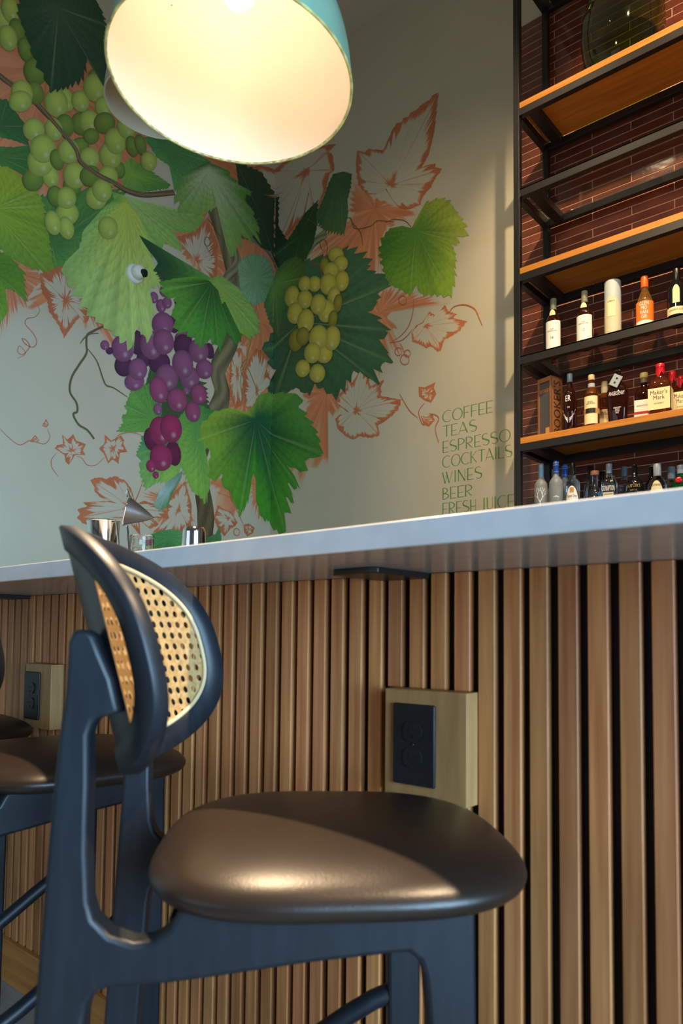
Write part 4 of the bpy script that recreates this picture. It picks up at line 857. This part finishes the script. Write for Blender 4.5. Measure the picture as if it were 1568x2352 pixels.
def peaks(D, nv):
    r = np.hypot(D[:, 0], D[:, 1]); na = len(r); w_ = max(3, na // 26); out = []
    for i in range(na):
        seg_ = [r[(i + k) % na] for k in range(-w_, w_ + 1)]
        if r[i] >= max(seg_) - 1e-9: out.append((r[i], i))
    out.sort(reverse=True); return [i for _, i in out[:nv]]
def do_leaf(o, pts, cols, nv):
    P = np.array(pts).reshape(-1, 2); ext = np.ptp(P, axis=0).max(); na = int(np.clip(ext * .9, 120, 420)); nr = 30; oc = np.array(o) / 1000
    R = outline(pts, na, .085, na // 10, oc); c0, cl, cr, cd_ = [pc(c) for c in cols]
    def f(rr, D, na):
        a = D / (np.hypot(D[:, 0], D[:, 1])[:, None] + 1e-6); wl, wr, wd, wu = [np.clip(v, 0, 1) ** 1.5 for v in (-a[:, 0], a[:, 0], -a[:, 1], a[:, 1])]
        E = (cl * wl[:, None] + cr * wr[:, None] + cd_ * wd[:, None] + (cl + cr) / 2 * wu[:, None]) / (wl + wr + wd + wu)[:, None]
        k = sm(rr, .05, .95)[:, None, None]; C = c0 * (1 - k) + E[None] * k
        st = (snoise(na, max(8, na // 9)) - .5) * .16 + (snoise(na, max(8, na // 3)) - .5) * .30; st2 = (snoise(na, max(8, na // 14)) - .5) * .30
        m = 1 + st[None] * sm(rr, .05, .5)[:, None] * (1 - .3 * rr[:, None]) + st2[None] * np.sin(rr * 5 + 1)[:, None] * .5
        C = C * m[..., None]; ve = np.zeros(na); dk = np.zeros(na); ii = np.arange(na)
        for p in peaks(D, nv):
            d = np.abs((ii - p + na // 2) % na - na // 2); ve = np.maximum(ve, np.exp(-(d / (na * .0045)) ** 2)); dk = np.maximum(dk, np.exp(-((d - na * .014) / (na * .008)) ** 2))
        near = np.full(na, 1e9)
        for p in peaks(D, nv): near = np.minimum(near, np.abs((ii - p + na // 2) % na - na // 2))
        ch = (rr[:, None] * (5.5 + ext / 400) - near[None] / (na * .034) + .35 * snoise(na, 20)[None]) % 1
        C = C * (1 - .20 * np.exp(-((ch - .5) / .13) ** 2) * (sm(rr, .08, .3) * (1 - .6 * sm(rr, .7, 1)))[:, None] + .07 * np.exp(-((ch - .78) / .12) ** 2))[..., None]
        fade = (1 - rr) ** .6 * sm(rr, 0, .06); C = C * (1 - .13 * dk[None] * fade[:, None])[..., None]; vc = pc('b9cf8a')
        q = (ve[None] * fade[:, None] * .26)[..., None]; C = C * (1 - q) + vc * q
        C *= (1 - .10 * sm(rr, .85, 1))[:, None, None]; return C
    polar('painted_leaf', o, R, nr, f)
def do_halo(o, pts, fade):
    oc = np.array(o) / 1000; na = 300; R = outline(pts, na, 0, 1, oc); jag = 1 + .07 * (snoise(na, 110) - .35) + .05 * (snoise(na, 40) - .5); R = oc + (R - oc) * jag[:, None]
    def f(rr, D, na):
        n1, n2, n3 = snoise(na, 90), snoise(na, 30), snoise(na, 150); k = n1 * .6 + n3 * .4
        C = OR1 * (1 - k[None, :, None]) + OR2 * k[None, :, None] + 0 * rr[:, None, None]
        C = C * (1 + .25 * (n2[None] - .5) * np.sin(rr * 7)[:, None])[..., None]
        lim = 1.02 - (.10 + .28 * min(fade, 1)) * n3 - .12 * fade * n2; q = sm(rr[:, None] - lim[None], -.04, .05) * (.92 if fade else .35)
        if fade > .4: q = np.maximum(q, .55 * sm(n1[None] * np.ones_like(rr)[:, None], .72, .9) * sm(rr, .3, .6)[:, None])
        return C * (1 - q[..., None]) + WC * q[..., None]
    polar('painted_ground', o, R, 22, f)
def do_sketch(o, pts, fo):
    P = np.array(pts).reshape(-1, 2); ext = np.ptp(P, axis=0).max(); na = int(np.clip(ext * 1.3, 90, 460)); oc = np.array(o) / 1000; R = outline(pts, na, .04, na // 12, oc)
    def f(rr, D, na):
        kk = max(8, int(na / 3.2)); n1, n2, n3 = snoise(na, kk), snoise(na, max(6, na // 12)), snoise(na, kk); RR = rr[:, None]
        dep = .03 + fo * (.15 + 1.3 * n1 * n2); q = sm(RR, 1 - dep[None] - .05, 1 - dep[None] + .03)
        cor = .04 + fo * .8 * n3 * (1 - n2); q = np.maximum(q, 1 - sm(RR, cor[None], cor[None] + .10))
        ve = np.zeros(na); ii = np.arange(na)
        for p in peaks(D, 7): d = np.abs((ii - p + na // 2) % na - na // 2); ve = np.maximum(ve, np.exp(-(d / (na * .0038)) ** 2))
        q = np.maximum(q, ve[None] * .85 * (1 - .3 * RR)); q = np.maximum(q, .45 * sm(n1, .78, .95)[None] * sm(RR, .15, .4) * (1 - sm(RR, .6, .9)))
        q = np.maximum(q, sm(RR, .955, .985)); oc_ = OR1 * (1 - .5 * n2[None, :, None]) + OR3 * .5 * n2[None, :, None] + 0 * RR[..., None]
        return oc_ * q[..., None] + WC * (1 - q[..., None])
    polar('sketched_leaf', o, R, 30, f)
def do_grape(fv, col, hi):
    c = np.array(fv[:2]) / 1e4; A, B_ = np.array(fv[2:4]) / 1e4, np.array(fv[4:6]) / 1e4; n, nr = 30, 7; a = np.arange(n) * 2 * np.pi / n; base = pc(col); P = []; C = []
    for k in range(nr + 1):
        r = k / nr
        for t_ in a:
            u, v_ = r * math.cos(t_), r * math.sin(t_); P.append(c + A * u + B_ * v_)
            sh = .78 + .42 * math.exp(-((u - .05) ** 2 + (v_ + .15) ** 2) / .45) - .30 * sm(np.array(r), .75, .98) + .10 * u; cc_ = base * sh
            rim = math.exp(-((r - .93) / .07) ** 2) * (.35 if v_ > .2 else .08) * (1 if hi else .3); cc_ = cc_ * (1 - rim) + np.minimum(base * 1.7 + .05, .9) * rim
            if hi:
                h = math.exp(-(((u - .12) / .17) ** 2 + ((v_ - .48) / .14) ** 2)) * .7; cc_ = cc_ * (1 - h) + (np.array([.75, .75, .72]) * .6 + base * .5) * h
            C.append(cc_)
    F = [(k * n + i, k * n + (i + 1) % n, (k + 1) * n + (i + 1) % n, (k + 1) * n + i) for k in range(nr) for i in range(n)]
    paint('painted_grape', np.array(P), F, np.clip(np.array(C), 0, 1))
def do_rib(pts, col, wmm, tw):
    P = np.array(pts, float).reshape(-1, 2) / 1000; n = max(12, len(P) * 7); t = np.linspace(0, len(P) - 1, n)
    if len(P) > 2:   # catmull-rom
        Q = np.vstack([2 * P[0] - P[1], P, 2 * P[-1] - P[-2]]); i = np.minimum(t.astype(int), len(P) - 2); f = (t - i)[:, None]; p0, p1, p2, p3 = Q[i], Q[i + 1], Q[i + 2], Q[i + 3]
        S_ = .5 * (2 * p1 + (p2 - p0) * f + (2 * p0 - 5 * p1 + 4 * p2 - p3) * f ** 2 + (3 * p1 - p0 - 3 * p2 + p3) * f ** 3)
    else: S_ = np.stack([np.interp(t, [0, 1], P[:, 0]), np.interp(t, [0, 1], P[:, 1])], 1)
    d = np.gradient(S_, axis=0); d /= np.hypot(d[:, 0], d[:, 1])[:, None] + 1e-9; nn = np.stack([-d[:, 1], d[:, 0]], 1); w_ = wmm / 1000 / 2
    thin = w_ < .006; wv = w_ * (np.ones(n) if not thin else (.35 + .65 * np.sin(np.linspace(.15, 3.0, n)))) * (1 + (.16 * (snoise(n, 9) - .5) if tw else 0)); m = 12 if tw else 2; base = pc(col); V = []; C = []
    for k in range(m + 1):
        u = k / m * 2 - 1; V.append(S_ + nn * (wv * u)[:, None])
        if tw:
            L = np.linspace(0, 1, n); sh = .75 + .45 * np.sin(u * 5 + L * n * .42) * .7 + .25 * (1 - u * u) + .25 * (snoise(n, 14) - .5) - .25 * (abs(u) > .85); C.append(base[None] * sh[:, None])
        else: C.append(np.repeat(base[None], n, 0))
    F = [(k * n + i, k * n + i + 1, (k + 1) * n + i + 1, (k + 1) * n + i) for k in range(m) for i in range(n - 1)]
    paint('painted_vine' if w_ > .006 else 'painted_tendril', np.vstack(V), F, np.clip(np.vstack(C), 0, 1))
for it in MURAL:
    if it[0] == 'l': do_leaf(*it[1:])
    elif it[0] == 'h': do_halo(*it[1:])
    elif it[0] == 's': do_sketch(*it[1:])
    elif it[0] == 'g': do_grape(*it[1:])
    else: do_rib(*it[1:])
# lettering strokes: ('l', x0, y0, x1, y1, w) and ('a', cx, cy, rx, ry, deg0, deg1, thick side)
layer[0] = 0
TK, TN = .14, .055
LET = {
 'C': (.84, [('a', .48, .5, .46, .5, 50, 310, 180)]), 'O': (.92, [('a', .46, .5, .44, .5, 0, 360, 0)]),
 'F': (.58, [('l', .06, 0, .06, 1, TK), ('l', .06, .98, .58, .98, TN), ('l', .06, .46, .48, .46, TN)]),
 'E': (.58, [('l', .06, 0, .06, 1, TK), ('l', .06, .98, .58, .98, TN), ('l', .06, .42, .50, .42, TN), ('l', .06, .02, .58, .02, TN)]),
 'T': (.66, [('l', .36, 0, .36, 1, TK), ('l', 0, .98, .70, .98, TN)]),
 'A': (.80, [('l', .0, 0, .34, 1, TN), ('l', .34, 1, .74, 0, TK), ('l', .1, .26, .62, .26, TN)]),
 'S': (.64, [('a', .30, .73, .26, .26, 40, 230, 180), ('l', .10, .60, .56, .38, TK), ('a', .34, .26, .26, .25, -150, 40, 0)]),
 'P': (.62, [('l', .06, 0, .06, 1, TK), ('a', .08, .72, .50, .27, -90, 90, 0)]),
 'R': (.66, [('l', .06, 0, .06, 1, TK), ('a', .08, .72, .50, .27, -90, 90, 0), ('l', .16, .45, .60, 0, TN + .02)]),
 'K': (.64, [('l', .06, 0, .06, 1, TK), ('l', .10, .45, .58, 1, TN), ('l', .18, .52, .62, 0, TN + .02)]),
 'I': (.20, [('l', .08, 0, .08, 1, TK)]), 'L': (.58, [('l', .06, 0, .06, 1, TK), ('l', .06, .02, .58, .02, TN)]),
 'W': (1.0, [('l', 0, 1, .26, 0, TK), ('l', .26, 0, .46, .75, TN), ('l', .36, 1, .62, 0, TK), ('l', .62, 0, .92, 1, TN)]),
 'N': (.76, [('l', .08, 0, .08, 1, TN + .05), ('l', .08, 1, .66, 0, TK), ('l', .66, 0, .66, 1, TN)]),
 'B': (.60, [('l', .06, 0, .06, 1, TK), ('a', .08, .75, .38, .24, -90, 90, 0), ('a', .08, .26, .48, .25, -90, 90, 0)]),
 'H': (.62, [('l', .06, 0, .06, 1, TK), ('l', .54, 0, .54, 1, TN), ('l', .06, .42, .54, .42, TN)]),
 'J': (.30, [('l', .16, .12, .16, 1, TK), ('a', .02, .14, .14, .14, -90, 0, 0)]), 'U': (.66, [('l', .08, .3, .08, 1, TK), ('l', .58, .3, .58, 1, TN), ('a', .33, .3, .25, .29, 180, 360, 180)]), ' ': (.4, [])}
TXT = np.array([pc('5a8545')])
def letters(word, x0, x1, z0, h):
    tot = sum(LET[c][0] + .09 for c in word) - .09; sx = (x1 - x0) / tot; x = x0; V = []; F = []
    def quad(strip):
        b0 = len(V)
        for a, b in strip: V.extend([a, b])
        F.extend((b0 + 2 * i, b0 + 2 * i + 2, b0 + 2 * i + 3, b0 + 2 * i + 1) for i in range(len(strip) - 1))
    for c in word:
        for s in LET[c][1]:
            if s[0] == 'l':
                a = np.array([x + s[1] * sx, z0 + s[2] * h]); b = np.array([x + s[3] * sx, z0 + s[4] * h]); d = b - a; d /= np.hypot(*d); nrm = np.array([-d[1], d[0]]) * s[5] * h * .42; quad([(a - nrm, a + nrm), (b - nrm, b + nrm)])
            else:
                _, cx, cy, rx, ry, a0, a1, ts = s; st = []
                for k in range(25):
                    an = math.radians(a0 + (a1 - a0) * k / 24); u = np.array([math.cos(an), math.sin(an)]); side = abs(math.cos(an)) if a1 - a0 == 360 else max(0, math.cos(an - math.radians(ts)))
                    wv = (TN + (TK - TN) * side ** 2) * h * .42; p = np.array([x + (cx + rx * u[0]) * sx, z0 + (cy + ry * u[1]) * h]); st.append((p - u * wv, p + u * wv))
                quad(st)
        x += (LET[c][0] + .09) * sx
    V = np.array(V); V[:, 0] -= XC; paint('lettering', V, [f for f in F], np.repeat(TXT, len(V), 0))
for wd, xr, zb in (('COFFEE', -1.975, 2.195), ('TEAS', -2.075, 2.107), ('ESPRESSO', -1.8665, 2.014), ('COCKTAILS', -1.856, 1.925), ('WINES', -2.042, 1.831), ('BEER', -2.103, 1.737), ('FRESH JUICE', -1.846, 1.648)):
    letters(wd, -2.305, xr, zb, .068)
for o in list(mural.children): pass
mural.location = (XC, YM, 1.0)
